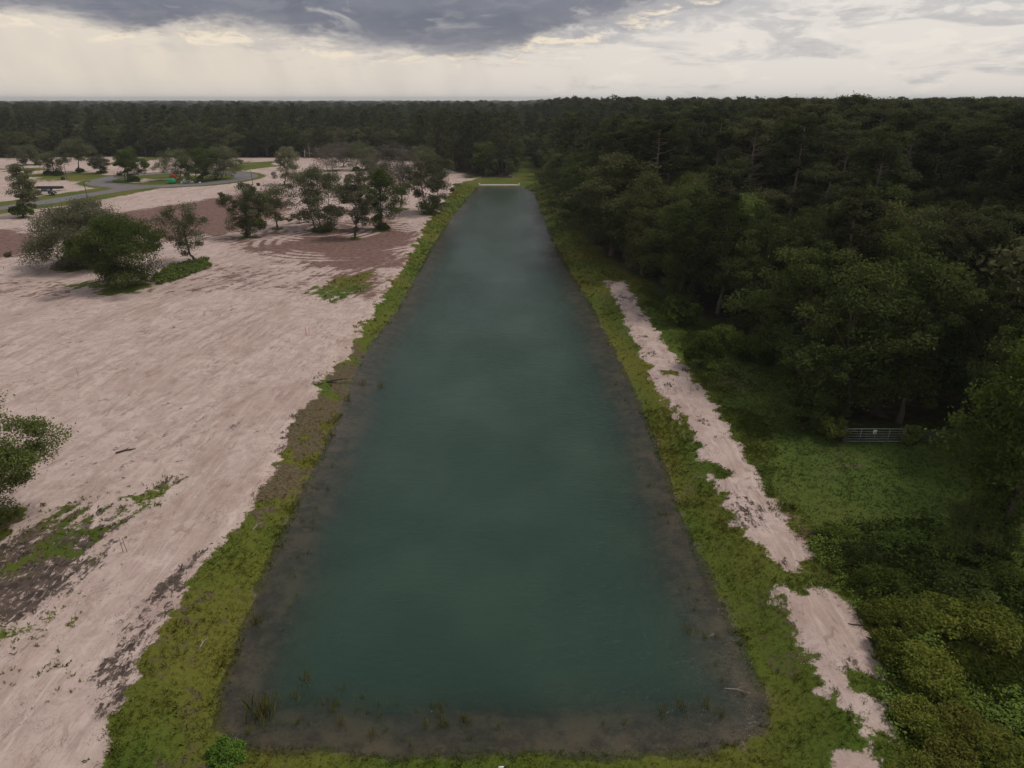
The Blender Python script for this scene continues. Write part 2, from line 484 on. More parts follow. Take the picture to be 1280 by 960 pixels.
def ground_mat():
    m, nt, out = nt_new('ground'); n = NT(nt)
    p = n.pos()
    s1 = n.node('ShaderNodeSeparateColor'); n.L(n.attr('mask_a').outputs['Color'], s1.inputs[0])
    s2 = n.node('ShaderNodeSeparateColor'); n.L(n.attr('mask_b').outputs['Color'], s2.inputs[0])
    s3 = n.node('ShaderNodeSeparateColor'); n.L(n.attr('mask_c').outputs['Color'], s3.inputs[0])
    grass, dirt, dark = s1.outputs; forest, wet, worn = s2.outputs; dry, right, under = s3.outputs
    rp = n.mapping(p, (1.0, .16, 1), (0, 0, R(16)))
    fine = n.noise(p, 5.0, 6, .65)
    mid = n.noise(p, 1.1, 5, .6)
    big = n.noise(p, .09, 4, .55)
    ragn = n.noise(p, 1.7, 8, .75)
    streak = n.noise(rp, 1.5, 6, .62)
    streak2 = n.noise(n.mapping(p, (1.0, .10, 1), (0, 0, R(24))), .55, 5, .6, .4)
    # sand: pinkish white, scraped in streaks
    blot = n.noise(p, .55, 8, .68, 1.2)
    thin = n.noise(n.mapping(p, (1.0, .07, 1), (0, 0, R(17))), 3.0, 8, .72, .9)
    scrape = n.noise(n.mapping(p, (1.0, .38, 1), (0, 0, R(28))), .95, 9, .76, .9)
    sand = n.mix(n.ramp(blot, .36, .64), (.390, .290, .258), (.505, .395, .355))
    patch = n.noise(n.mapping(p, (1, .6, 1), (0, 0, R(20))), .13, 6, .66, .8)
    sand = n.mix(n.ramp(patch, .47, .62, 0, .62), sand, (.335, .240, .205))
    sand = n.mix(n.ramp(streak, .40, .62, 0, .28), sand, (.54, .44, .385))
    sand = n.mix(n.math('MULTIPLY', n.ramp(thin, .53, .62), n.ramp(big, .38, .56, .08, .45)), sand, (.62, .52, .46))
    sand = n.mix(n.math('MULTIPLY', n.ramp(scrape, .53, .60), n.ramp(n.noise(p, .16, 4, .6), .42, .60, .15, .85)), sand, (.275, .195, .165))
    sand = n.mix(n.math('MULTIPLY', n.ramp(thin, .45, .37), n.ramp(patch, .36, .55, .05, .38)), sand, (.285, .205, .175))
    sand = n.mix(n.ramp(streak2, .52, .68, 0, .35), sand, (.33, .238, .20))
    sand = n.mix(n.ramp(fine, .54, .70, 0, .45), sand, (.26, .19, .16))
    vein = n.noise(n.mapping(p, (1, .5, 1), (0, 0, R(40))), 1.3, 4, .6, 2.2)
    twig = n.math('MULTIPLY', n.ramp(n.math('ABSOLUTE', n.math('SUBTRACT', vein, .5)), .012, .004), n.ramp(n.noise(p, .5, 3, .5), .52, .60, 0, .8))
    sand = n.mix(twig, sand, (.13, .09, .075))
    sand = n.mix(n.math('MULTIPLY', under, n.ramp(ragn, .35, .65, .0, .65)), sand, n.mix(n.ramp(mid, .42, .58), (.225, .158, .132), (.32, .24, .205)))
    # brown bare dirt
    dcol = n.mix(n.ramp(mid, .35, .65), (.125, .070, .058), (.205, .128, .106))
    dcol = n.mix(n.math('MULTIPLY', n.ramp(fine, .45, .65), .5), dcol, (.15, .09, .072))
    f = n.ramp(n.math('ADD', dirt, n.math('ADD', n.math('MULTIPLY', n.math('SUBTRACT', n.noise(n.mapping(p, (.2, .55, 1), (0, 0, R(-12))), 2.0, 9, .78, .8), .5), 2.0), n.math('MULTIPLY', n.math('SUBTRACT', ragn, .5), 1.0))), .30, .60)
    col = n.mix(f, sand, dcol)
    # dark silt and topsoil
    kcol = n.mix(n.ramp(mid, .35, .65), (.050, .038, .033), (.11, .082, .066))
    f = n.ramp(n.math('ADD', dark, n.math('ADD', n.math('MULTIPLY', n.math('SUBTRACT', n.noise(n.mapping(p, (1, .45, 1), (0, 0, R(20))), 3.2, 9, .8, .8), .5), 2.2), n.math('MULTIPLY', n.math('SUBTRACT', ragn, .5), 1.3))), .46, .62)
    col = n.mix(f, col, kcol)
    # grass sward
    g = n.mix(dry, (.068, .104, .013), (.135, .128, .022))
    g = n.mix(n.math('MULTIPLY', right, .8), g, (.062, .098, .020))
    g = n.mix(n.ramp(fine, .35, .7, .0, .5), g, (.040, .050, .010))
    wcol = n.mix(n.ramp(fine, .4, .6), (.060, .042, .028), (.13, .095, .065))
    g = n.mix(n.ramp(n.math('ADD', worn, n.math('MULTIPLY', n.math('SUBTRACT', mid, .5), 1.4)), .45, .7, 0, .85), g, wcol)
    f = n.ramp(n.math('ADD', grass, n.math('ADD', n.math('MULTIPLY', n.math('SUBTRACT', n.noise(p, 2.6, 8, .75), .5), 1.3), n.math('MULTIPLY', n.math('SUBTRACT', n.noise(p, .7, 4, .6), .5), 1.0))), .42, .60)
    col = n.mix(f, col, g)
    # forest floor
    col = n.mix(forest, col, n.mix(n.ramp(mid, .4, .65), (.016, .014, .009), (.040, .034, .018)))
    # wet mud at and below the waterline
    mud = n.mix(n.ramp(mid, .35, .65), (.070, .054, .046), (.155, .120, .098))
    mud = n.mix(n.math('MULTIPLY', n.ramp(fine, .5, .62), .6), mud, (.045, .036, .032))
    mud = n.mix(n.math('MULTIPLY', n.ramp(n.noise(p, .45, 4, .6), .48, .62), .7), mud, (.20, .155, .12))
    col = n.mix(wet, col, mud)
    h = n.math('ADD', n.math('MULTIPLY', streak, .25), n.math('ADD', n.math('MULTIPLY', fine, .5), n.math('MULTIPLY', mid, .5)))
    b = n.bump(h, .55, .18)
    n.L(n.principled(col, n.math('MULTIPLY_ADD', wet, -.25, .92), .12, 0, b), out.inputs[0])
    return m


def water_mat():
    m, nt, out = nt_new('water'); n = NT(nt)
    p = n.pos()
    depth = n.attr('depth').outputs['Fac']
    w1 = n.noise(n.mapping(p, (1.0, 2.2, 1), (0, 0, R(8))), 1.3, 5, .62, .3)
    w2 = n.noise(n.mapping(p, (1.0, 1.6, 1), (0, 0, R(-14))), 5.5, 3, .6)
    calm = n.ramp(n.noise(n.mapping(p, (1, .35, 1)), .07, 4, .6), .36, .62, .55, 1.0)
    h = n.math('MULTIPLY', n.math('ADD', w1, n.math('MULTIPLY', w2, .35)), calm)
    nb = n.bump(h, .9, .13)
    murk = n.mix(n.ramp(n.noise(p, .11, 3, .5), .35, .7), (.018, .045, .031), (.027, .057, .039))
    d = n.node('ShaderNodeBsdfDiffuse'); n.L(murk, d.inputs['Color'])
    tr = n.node('ShaderNodeBsdfTransparent'); tr.inputs['Color'].default_value = (.80, .78, .70, 1)
    op = n.math('SUBTRACT', 1.0, n.math('POWER', 2.718, n.math('MULTIPLY', n.math('MAXIMUM', depth, 0.0), -1.5)))
    body = n.node('ShaderNodeMixShader'); n.L(op, body.inputs[0]); n.L(tr.outputs[0], body.inputs[1]); n.L(d.outputs[0], body.inputs[2])
    gl = n.node('ShaderNodeBsdfGlossy'); gl.inputs['Roughness'].default_value = .12; n.L(nb, gl.inputs['Normal'])
    gl.inputs['Color'].default_value = (.9, .9, .9, 1)
    fr = n.node('ShaderNodeFresnel'); fr.inputs['IOR'].default_value = 1.333; n.L(nb, fr.inputs['Normal'])
    mx = n.node('ShaderNodeMixShader'); n.L(fr.outputs[0], mx.inputs[0]); n.L(body.outputs[0], mx.inputs[1]); n.L(gl.outputs[0], mx.inputs[2])
    n.L(mx.outputs[0], out.inputs[0])
    return m


def asphalt_mat():
    m, nt, out = nt_new('asphalt'); n = NT(nt)
    p = n.pos()
    c = n.mix(n.ramp(n.noise(p, 9, 6, .7), .35, .65), (.125, .115, .118), (.175, .160, .160))
    c = n.mix(n.math('MULTIPLY', n.ramp(n.noise(p, .35, 5, .65), .5, .7), .5), c, (.27, .225, .195))
    n.L(n.principled(c, .9, .2, 0, n.bump(n.noise(p, 30, 3), .3, .01)), out.inputs[0])
    return m


M['ground'] = ground_mat(); M['water'] = water_mat(); M['asphalt'] = asphalt_mat()
M['concrete'] = plain('concrete', (.55, .51, .46), .85, .2, var=.18, scale=2)
M['galv'] = plain('galvanised_steel', (.26, .28, .28), .5, .4, .3, var=.2, scale=4)
M['post_wood'] = plain('post_wood', (.11, .085, .065), .9, .1, var=.35)
M['black_paint'] = plain('black_paint', (.018, .018, .022), .45, .4, var=.2)
M['dark_glass'] = plain('dark_glass', (.02, .025, .03), .1, .6, var=.1)
M['white_paint'] = plain('white_paint', (.78, .77, .75), .5, .4, var=.05)
M['rubber'] = plain('rubber', (.018, .018, .018), .85, .2, var=.2)
M['steel'] = plain('steel_rim', (.35, .35, .36), .4, .5, .6, var=.2)
M['green_paint'] = plain('green_paint', (.02, .36, .13), .45, .4, var=.15)
M['red_paint'] = plain('red_paint', (.34, .04, .03), .5, .4, var=.2)
M['orange'] = plain('orange_paint', (.62, .16, .05), .7, .2, var=.15)
M['stake'] = plain('stake_wood', (.26, .16, .11), .9, .1, var=.25)
M['lamp_glass'] = plain('lamp_glass', (.6, .6, .58), .3, .5, var=.05)
M['cloth_white'] = plain('white_sheet', (.72, .72, .74), .8, .2, var=.1)
M['amber'] = plain('amber_lens', (.5, .18, .03), .3, .5, var=.1)


# ------------------------------------------------------------------ trees
def leaves(g, centres, rad, per, size, flat=.65, up=.55, asp=.55, tone=None, droop=0.0):
    """leaf-sized kites spread through clumps -> verts, quads, tint"""
    C = np.repeat(centres, per, axis=0); rr = np.repeat(rad, per)
    n = len(C)
    d = g.normal(size=(n, 3)); d /= np.linalg.norm(d, axis=1)[:, None]
    q = g.random(n) ** .45
    q = np.where(g.random(n) < .2, np.abs(g.normal(size=n)) * .45 + .55, q)
    off = d * (q * rr)[:, None]; off[:, 2] *= flat
    off[:, 2] -= droop * rr * g.random(n) ** 2
    pos = C + off
    nrm = g.normal(size=(n, 3)) * .75 + d * .45 + np.array([0, 0, up]); nrm /= np.linalg.norm(nrm, axis=1)[:, None]
    a = np.cross(nrm, g.normal(size=(n, 3))); a /= np.linalg.norm(a, axis=1)[:, None] + 1e-9
    b = np.cross(nrm, a)
    s = size * (0.6 + .8 * g.random(n))
    a = a * s[:, None]; b = b * (s * asp)[:, None]
    fold = nrm * (s * .18)[:, None]
    v = np.stack([pos - a - fold, pos + b, pos + a - fold, pos - b], 1).reshape(-1, 3)
    f = np.arange(4 * n).reshape(n, 4)
    ct = np.repeat(g.random(len(centres)) if tone is None else tone, per)
    t = np.clip(.62 * ct + .38 * g.random(n), 0, 1)
    return v, f, np.repeat(t, 4)


def bez(p0, p1, p2, n):
    t = np.linspace(0, 1, n)[:, None]
    return (1 - t) ** 2 * p0 + 2 * t * (1 - t) * p1 + t * t * p2


def grow(seed, H, Rx, base=.3, ncl=40, per=120, leaf=.3, form='round', cr=None, limbs=14, tr=None, stems=1, lean=0.0):
    """trunk and crown geometry of one tree, foot at the origin"""
    g = np.random.default_rng(seed)
    tr = tr or (.018 * H + .06)
    mb = MB(); cents = []; rads = []
    lx, ly = g.normal(size=2) * lean * H
    phs = g.random(4) * 6.28
    cr = cr or Rx * .30
    if form == 'pine':
        top = np.array([lx * .5, ly * .5, H])
        tp = bez(np.zeros(3) + [0, 0, -.3], np.array([lx * .1, ly * .1, H * .5]), top, 8)
        mb.tube(tp, np.linspace(tr, .04, 8), 7)
        k = 0
        while k < ncl:
            t = base + (1 - base) * g.random() ** .8
            prof = math.sin(min(1, (1 - t) / (1 - base) * 1.15 + .12) * math.pi * .62) + .08
            az = g.random() * 6.28
            rr = Rx * prof * (.45 + .6 * g.random())
            st = tp[0] + (top - tp[0]) * t
            e = st + np.array([math.cos(az) * rr, math.sin(az) * rr, rr * (.15 + .3 * g.random())])
            if k < limbs * 2:
                mb.tube(bez(st, (st + e) / 2 + [0, 0, -.1 * rr], e, 4), np.linspace(.05 + .006 * H * (1 - t), .02, 4), 4, False)
            cents.append(e); rads.append(cr * (.6 + .7 * g.random()))
            if rr > 1.6 * cr and g.random() < .7:
                cents.append(st + (e - st) * .6); rads.append(cr * .7)
            k += 1
        cents.append(top); rads.append(cr * .7)
    else:
        forks = []
        for s in range(stems):
            az = g.random() * 6.28; sp = (0 if stems == 1 else .22 * Rx)
            f0 = np.array([math.cos(az) * sp * .35, math.sin(az) * sp * .35, -.3])
            f1 = np.array([math.cos(az) * sp + lx, math.sin(az) * sp + ly, H * max(base, .12)])
            f2 = f1 + np.array([lx * .4 + g.normal() * .06 * H, ly * .4 + g.normal() * .06 * H, H * (.62 - base * .5)])
            pt = np.concatenate([bez(f0, (f0 + f1) / 2 + g.normal(size=3) * [.03 * H, .03 * H, 0], f1, 5), bez(f1, (f1 + f2) / 2 + g.normal(size=3) * .03 * H, f2, 5)[1:]])
            rs = tr / math.sqrt(stems)
            mb.tube(pt, np.concatenate([[rs * 1.35], np.linspace(rs, rs * .62, 4), np.linspace(rs * .5, .04, 4)]), 8)
            forks.append(pt)
        zc = (base + 1) / 2 * H; hz = (1 - base) / 2 * H
        k = 0; tries = 0
        nlobe = 7
        while k < ncl and tries < 4000:
            tries += 1
            d = g.normal(size=3); d /= np.linalg.norm(d)
            az = math.atan2(d[1], d[0])
            lob = 1 + .32 * math.sin(2 * az + phs[0] + d[2] * 2) + .24 * math.sin(3 * az + phs[1] - d[2] * 3) + .1 * math.sin(5 * az + phs[2])
            q = (.35 + .65 * g.random() ** .5) if form != 'open' else (.5 + .5 * g.random() ** .6)
            if form == 'column': q = g.random() ** .5
            e = np.array([d[0] * Rx * lob * q, d[1] * Rx * lob * q, zc + d[2] * hz * q])
            if form in ('round', 'open') and d[2] < -.35 and g.random() < .4: continue
            e[:2] *= 1 - cr / (2.2 * Rx)
            outl = g.random() < .06
            if outl: e[:2] *= 1.22; e[2] = zc + (e[2] - zc) * 1.12
            e[2] = min(e[2], H - cr * .4)
            e += [lx, ly, 0]
            r0 = cr * (.55 + .85 * g.random()) * (.6 if outl else 1)
            if form == 'open' and cents and min(np.linalg.norm((c - e)) for c in cents) < cr * .62: continue
            cents.append(e); rads.append(r0)
            if k < limbs:
                pt = forks[k % stems]
                j = int(np.clip(np.searchsorted(pt[:, 2], min(e[2] * .62, pt[-1, 2] * .9)), 2, len(pt) - 1))
                st = pt[j]
                midp = (st + e) / 2 + np.array([0, 0, .18 * np.linalg.norm(e - st) * (.3 + g.random())]) + g.normal(size=3) * .05 * Rx
                L = np.linalg.norm(e - st)
                mb.tube(bez(st, midp, e, 6), np.linspace(tr * .34 / math.sqrt(stems), .025, 6), 5, False)
            k += 1
    cents = np.array(cents); rads = np.array(rads)
    v, f, t = leaves(g, cents, rads, per, leaf, tone=None, droop=.25 if form == 'open' else .0)
    v[:, 2] = np.maximum(v[:, 2], .05)
    return mb, v, f, t


def tree_meshes(seed, lm, bark, **kw):
    mb, v, f, t = grow(seed, **kw)
    tm = mb.mesh('trunk', bark, True)
    cm = mesh_from('crown', v, f, False, {'tint': t}, lm)
    return tm, cm


def put_tree(name, meshes, loc, label, cat, group=None, rz=0.0, scale=(1, 1, 1)):
    o = thing(name, label, cat, loc, rz, group); o.scale = scale
    t = link('trunk', meshes[0], o); c = link('crown', meshes[1], o)
    return o


def gz(x, y):
    return float(terrain(np.array([float(x)]), np.array([float(y)]))[0])


# trees scattered over the cleared sand at the left: foot px, foot py, top py, crown left px, crown right px, ...
LEFT_TREES = [
    # bx   by   top  xl   xr   form    base ncl per leaf leafmat stems label
    (100, 332, 250, 46, 160, 'open', .02, 110, 190, .24, 'oak_leaf', 4, 'wide greyish green oak clump behind the greener one on the sand'),
    (156, 358, 268, 104, 206, 'round', .0, 74, 190, .24, 'green_leaf', 3, 'dense deep green oak reaching the ground, nearest of the left clump'),
    (240, 328, 243, 205, 252, 'open', .18, 17, 110, .24, 'oak_leaf', 1, 'sparse small oak with a gap in its crown beside the low green mat'),
    (307, 297, 226, 290, 332, 'column', .04, 32, 130, .28, 'oak_leaf', 1, 'narrow grey green oak left of the wheel track rings'),
    (347, 286, 233, 329, 357, 'open', .22, 12, 90, .26, 'oak_leaf', 1, 'small thin oak between narrow oak and wide spreading oak'),
    (404, 287, 207, 352, 446, 'open', .12, 66, 150, .27, 'oak_leaf', 3, 'wide open spreading oak with forked trunk on the brown dirt'),
    (374, 279, 266, 364, 384, 'open', .1, 5, 70, .26, 'oak_leaf', 1, 'stubby low oak under left side of the spreading oak'),
    (444, 298, 214, 427, 462, 'column', .10, 26, 110, .27, 'oak_leaf', 1, 'thin leaning oak just right of the spreading oak'),
    (477, 287, 208, 452, 500, 'round', .10, 34, 130, .28, 'green_leaf', 1, 'dark leafy oak with bare lower trunk at edge of brown dirt'),
    (498, 262, 176, 470, 520, 'open', .25, 40, 80, .30, 'grey_leaf', 2, 'tall mossy grey oak showing its limbs beside the dense bank oak'),
    (538, 267, 192, 512, 562, 'round', .12, 44, 140, .30, 'oak_leaf', 2, 'dense rounded oak at top of grass bank, closest to the pond'),
    (356, 231, 180, 344, 372, 'open', .15, 24, 90, .33, 'oak_leaf', 1, 'upright oak standing alone behind the small thin oak'),
    (414, 214, 178, 392, 434, 'open', .25, 30, 60, .34, 'grey_leaf', 3, 'pale bare limbed tree in back of the clearing'),
    (429, 209, 176, 420, 442, 'open', .3, 16, 60, .34, 'grey_leaf', 1, 'slim pale tree right behind the bare limbed one'),
    (447, 213, 176, 434, 472, 'open', .2, 26, 80, .34, 'oak_leaf', 2, 'grey oak with low shrubby foot in back of the clearing'),
    (462, 222, 196, 450, 478, 'round', .1, 18, 90, .34, 'oak_leaf', 1, 'low rounded oak in front of the grey oak at the back'),
    (524, 222, 182, 512, 542, 'round', .2, 22, 90, .34, 'oak_leaf', 1, 'greyish oak peeking out behind the dense bank oak'),
    (29, 271, 200, 14, 42, 'column', .12, 28, 120, .30, 'oak_leaf', 1, 'tall narrow oak beside the entry road'),
    (33, 206, 181, 14, 46, 'round', .1, 20, 80, .4, 'oak_leaf', 1, 'hazy round oak at far left, before the woods'),
    (68, 219, 188, 52, 78, 'open', .3, 18, 80, .36, 'oak_leaf', 1, 'open oak rising out of a pair of dark shrubs'),
    (99, 215, 173, 80, 112, 'round', .3, 26, 90, .38, 'oak_leaf', 1, 'large oak with bare trunk behind the left street lamp'),
    (126, 217, 194, 114, 136, 'round', .25, 18, 80, .36, 'oak_leaf', 1, 'small round oak with umbrella crown left of the roundabout'),
    (160, 227, 184, 146, 176, 'round', .12, 34, 110, .34, 'green_leaf', 2, 'dense dark oak on left end of the roundabout lawn'),
    (222, 224, 186, 204, 240, 'open', .2, 24, 90, .34, 'oak_leaf', 2, 'open oak behind the green cart on the roundabout'),
    (249, 227, 182, 232, 270, 'round', .02, 44, 120, .34, 'green_leaf', 2, 'densest dark oak in middle of the roundabout trees'),
    (272, 224, 182, 256, 294, 'open', .12, 36, 100, .34, 'oak_leaf', 3, 'spreading oak at right end of the roundabout trees'),
    (-26, 668, 494, -110, 34, 'round', .06, 84, 420, .095, 'green_leaf', 2, 'nearest oak, cut off by the left border of the photo'),
]
for t in LEFT_TREES:
    x, y = P(t[0], t[1]); w = metres((t[4] - t[3]) / 2, y)
    TREE_FEET.append((x, y, min(w * .7, 4.5)))
for a, b, rad in [(275, 300, 5.0), (404, 287, 11), (440, 300, 17), (345, 290, 6)]:
    x, y = P(a, b); TRACKS.append((x, y, rad))

# ------------------------------------------------------------------ ground sheet


def axis(segs):
    v = [segs[0][0]]
    for a, b, s0, s1 in segs:
        x = a
        while x < b - 1e-6:
            t = (x - a) / (b - a); x += s0 + (s1 - s0) * t; v.append(min(x, b))
    return np.array(sorted(set(np.round(v, 4))))


xpos = axis([(0, 42, .27, .27), (42, 170, .3, 1.6), (170, 600, 1.6, 25), (600, 9500, 30, 1500)])
xs = np.concatenate([-xpos[::-1][:-1], xpos])
ys = axis([(-60, 18, 6, .6), (18, 75, .27, .27), (75, 300, .27, 1.1), (300, 700, 1.1, 14), (700, 9500, 15, 1400)])
GX, GY = np.meshgrid(xs, ys)
gx, gy = GX.ravel(), GY.ravel()
Z = zones(gx, gy)
gzv = terrain(gx, gy)
gzv = np.where(gy > 700, 0, gzv)
nx, ny = len(xs), len(ys)
ii = np.arange(nx * ny).reshape(ny, nx)
quads = np.stack([ii[:-1, :-1], ii[:-1, 1:], ii[1:, 1:], ii[1:, :-1]], -1).reshape(-1, 4)
one = np.ones_like(gx)
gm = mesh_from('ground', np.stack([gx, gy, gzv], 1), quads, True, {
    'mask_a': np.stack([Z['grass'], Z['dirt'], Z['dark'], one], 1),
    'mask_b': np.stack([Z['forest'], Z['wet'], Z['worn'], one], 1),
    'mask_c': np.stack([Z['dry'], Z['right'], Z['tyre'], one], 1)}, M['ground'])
tag(link('ground', gm), kind='structure')
print('ground', nx, ny)

# pond water
bx0, by0 = POND.min(0) - 2; bx1, by1 = POND.max(0) + 2
wxs = np.arange(bx0, bx1, .5); wys = np.concatenate([np.arange(by0, 90, .5), np.arange(90, by1 + 2, 1.5)])
WX, WY = np.meshgrid(wxs, wys); wx, wy = WX.ravel(), WY.ravel()
dep = WATER_Z - terrain(wx, wy); sd = sdf(POND, wx, wy)
wi = np.arange(wx.size).reshape(len(wys), len(wxs))
wq = np.stack([wi[:-1, :-1], wi[:-1, 1:], wi[1:, 1:], wi[1:, :-1]], -1).reshape(-1, 4)
keep = (sd[wq] > -2.2).any(1); wq = wq[keep]
wm = mesh_from('pond_water', np.stack([wx, wy, np.full_like(wx, WATER_Z)], 1), wq, True, {'depth': dep}, M['water'])
tag(link('pond_water', wm), kind='structure')

# the road: an entry lane running into a ring with a grass island
mb = MB()
n = 96
an = np.linspace(0, 2 * np.pi, n, endpoint=False)
vr = []
for rr in (RING_IN, (RING_IN + RING_OUT) / 2, RING_OUT):
    px_, py_ = RING_C[0] + rr * np.cos(an), RING_C[1] + rr * np.sin(an)
    vr.append(np.stack([px_, py_, terrain(px_, py_) + .05], 1))
v = np.concatenate(vr)
mb.add(v, [(k * n + i, k * n + (i + 1) % n, (k + 1) * n + (i + 1) % n, (k + 1) * n + i) for k in range(2) for i in range(n)])
tag(mb.build('ring_road', M['asphalt'], smooth=True), kind='structure')
mb = MB(); pts = np.array(ENTRY, float)
tt = np.linspace(0, len(pts) - 1, 60); k0 = np.clip(tt.astype(int), 0, len(pts) - 2); fr_ = (tt - k0)[:, None]
cl = pts[k0] * (1 - fr_) + pts[k0 + 1] * fr_
for _ in range(6): cl[1:-1] = (cl[:-2] + cl[1:-1] * 2 + cl[2:]) / 4
tg = np.gradient(cl, axis=0); tg /= np.linalg.norm(tg, axis=1)[:, None]; nr = np.stack([-tg[:, 1], tg[:, 0]], 1)
vv = []
for i in range(len(cl)):
    wdt = 3.6 + 3.4 * sstep(225, 236, np.array(cl[i, 1]))
    for s in (-1, 0, 1):
        q = cl[i] + nr[i] * wdt * s; vv.append((q[0], q[1], gz(q[0], q[1]) + .054))
mb.add(vv, [(i * 3 + j, i * 3 + j + 1, i * 3 + 4 + j, i * 3 + 3 + j) for i in range(len(cl) - 1) for j in range(2)])
tag(mb.build('entry_road', M['asphalt'], smooth=True), kind='structure')

# ------------------------------------------------------------------ left trees
for i, t in enumerate(LEFT_TREES):
    bx, by, top, xl, xr, form, base, ncl, per, leaf, lm, stems, label = t
    x, y = P(bx, by)
    H = height_at(y, top); w = metres((xr - xl) / 2, y, H * .5)
    off = metres((xl + xr) / 2 - 640, y, H * .55) - x
    if ncl <= 44: w *= 1.18
    if form == 'column': form = 'round'
    base *= .7
    bark = M['pale_bark'] if lm == 'grey_leaf' else M['bark']
    g = tree_meshes(100 + i, M[lm], bark, H=H, Rx=w * 1.08, base=base, ncl=int(ncl * (1.25 if ncl > 40 else 2.2)), per=int(per * (2.9 if ncl > 40 else 2.3)) if leaf > .2 else int(per * 1.3), leaf=leaf * (.50 if leaf > .2 else .85), form=form,
                    cr=max(w * (.22 if form == 'open' and ncl > 40 else .30 if ncl > 40 else .31), .45), limbs=min(ncl, 26), stems=stems, lean=.0, tr=.016 * H + .1)
    # lean the crown towards where the photo has it
    for me in g:
        co = np.empty(len(me.vertices) * 3, np.float32); me.vertices.foreach_get('co', co); co = co.reshape(-1, 3)
        co[:, 0] += off * np.clip(co[:, 2] / (H * .5), 0, 1); me.vertices.foreach_set('co', co.ravel()); me.update()
    put_tree('oak_tree' if lm != 'grey_leaf' else 'mossy_tree', g, (x, y, gz(x, y)), label, 'tree')

# ------------------------------------------------------------------ shrubs
def shrub_mesh(seed, H, Rr, ncl, per, leaf, lm, upright=False):
    g = np.random.default_rng(seed); mb = MB(); c = []; r = []
    for k in range(ncl):
        az = g.random() * 6.28; q = g.random() ** .5
        hh = H * (.35 + .6 * g.random()) * (1 - .45 * q * q)
        e = np.array([math.cos(az) * Rr * q * .85, math.sin(az) * Rr * q * .85, hh]); c.append(e); r.append(Rr * (.22 + .2 * g.random()))
        if k < 12: mb.tube(bez(np.array([e[0] * .2, e[1] * .2, -.15]), np.array([e[0] * .5, e[1] * .5, hh * .6]), e, 5), np.linspace(.035, .012, 5), 4, False)
    v, f, t = leaves(g, np.array(c), np.array(r), per, leaf, flat=1.6 if upright else .8, up=.5, asp=.35 if upright else .55)
    v[:, 2] = np.maximum(v[:, 2], .02)
    return mb.mesh('stem', M['bark'], True), mesh_from('foliage', v, f, False, {'tint': t}, M[lm])


def put_shrub(meshes, loc, label, group=None, rz=0, scale=(1, 1, 1), name='shrub'):
    o = thing(name, label, 'shrub' if name == 'shrub' else 'plant', loc, rz, group); o.scale = scale
    link('stem', meshes[0], o); link('foliage', meshes[1], o)
    return o


SHRUBS = [  # px, py(foot), width px, top py, leaf mat, label
    (876, 457, 52, 412, 'shrub_leaf', 'rounded pale tipped shrub nearest the white sand path'),
    (848, 405, 54, 370, 'shrub_leaf', 'broad low shrub tucked under the forest edge, farthest up the path'),
    (905, 438, 46, 405, 'shrub_leaf', 'shrub just behind and right of the rounded pale tipped one'),
    (942, 450, 54, 418, 'shrub_leaf', 'sprawling shrub between rounded shrub and the small bushy tree'),
    (1140, 553, 30, 532, 'shrub_leaf', 'leafy shrub growing into the wire fence beside the gate'),
    (1040, 548, 36, 520, 'shrub_leaf', 'dark shrub at the left gatepost'),
    (1212, 690, 90, 620, 'forest_leaf', 'dark shrub under the big tree at right border'),
    (1070, 345 + 200, 20, 530, 'forest_leaf', 'dim shrub behind the left part of the gate'),
    (60, 219, 9, 213, 'green_leaf', 'dark low shrub, left one of the pair in the far sand'),
    (72, 219, 15, 213, 'green_leaf', 'dark low shrub, right one of the pair in the far sand'),
    (29, 272, 26, 250, 'green_leaf', 'thick shrub wrapped round foot of the narrow roadside oak'),
    (100, 215, 10, 210, 'green_leaf', 'small shrub at foot of the large oak behind the lamp'),
    (127, 217, 12, 214, 'green_leaf', 'small shrub at foot of the umbrella crowned oak'),
    (168, 227, 14, 219, 'green_leaf', 'low shrub right of the dense roundabout oak'),
    (404, 289, 26, 283, 'green_leaf', 'low dark shrub round foot of the spreading oak'),
    (478, 286, 16, 279, 'green_leaf', 'low shrub round foot of the dark leafy oak'),
    (322, 282, 22, 274, 'green_leaf', 'low shrub just behind the narrow grey green oak'),
    (538, 264, 30, 250, 'green_leaf', 'shrub round foot of the dense bank oak'),
    (446, 214, 10, 208, 'green_leaf', 'small shrub at foot of the grey oak at the back'),
    (47, 206, 8, 203, 'green_leaf', 'tiny far shrub near the woods at left'),
    (280, 932, 46, 917, 'bright_leaf', 'bright green bushy weed at near left corner of the pond'),
]
for i, (px, py, wp, tp, lm, lab) in enumerate(SHRUBS):
    x, y = P(px, py); H = max(height_at(y, tp), .5); w = metres(wp / 2, y)
    near = y < 80
    put_shrub(shrub_mesh(300 + i, H, w, 26, 420 if y < 40 else 200 if near else 60, .055 if y < 40 else .12 if near else .24, lm), (x, y, gz(x, y)), lab)

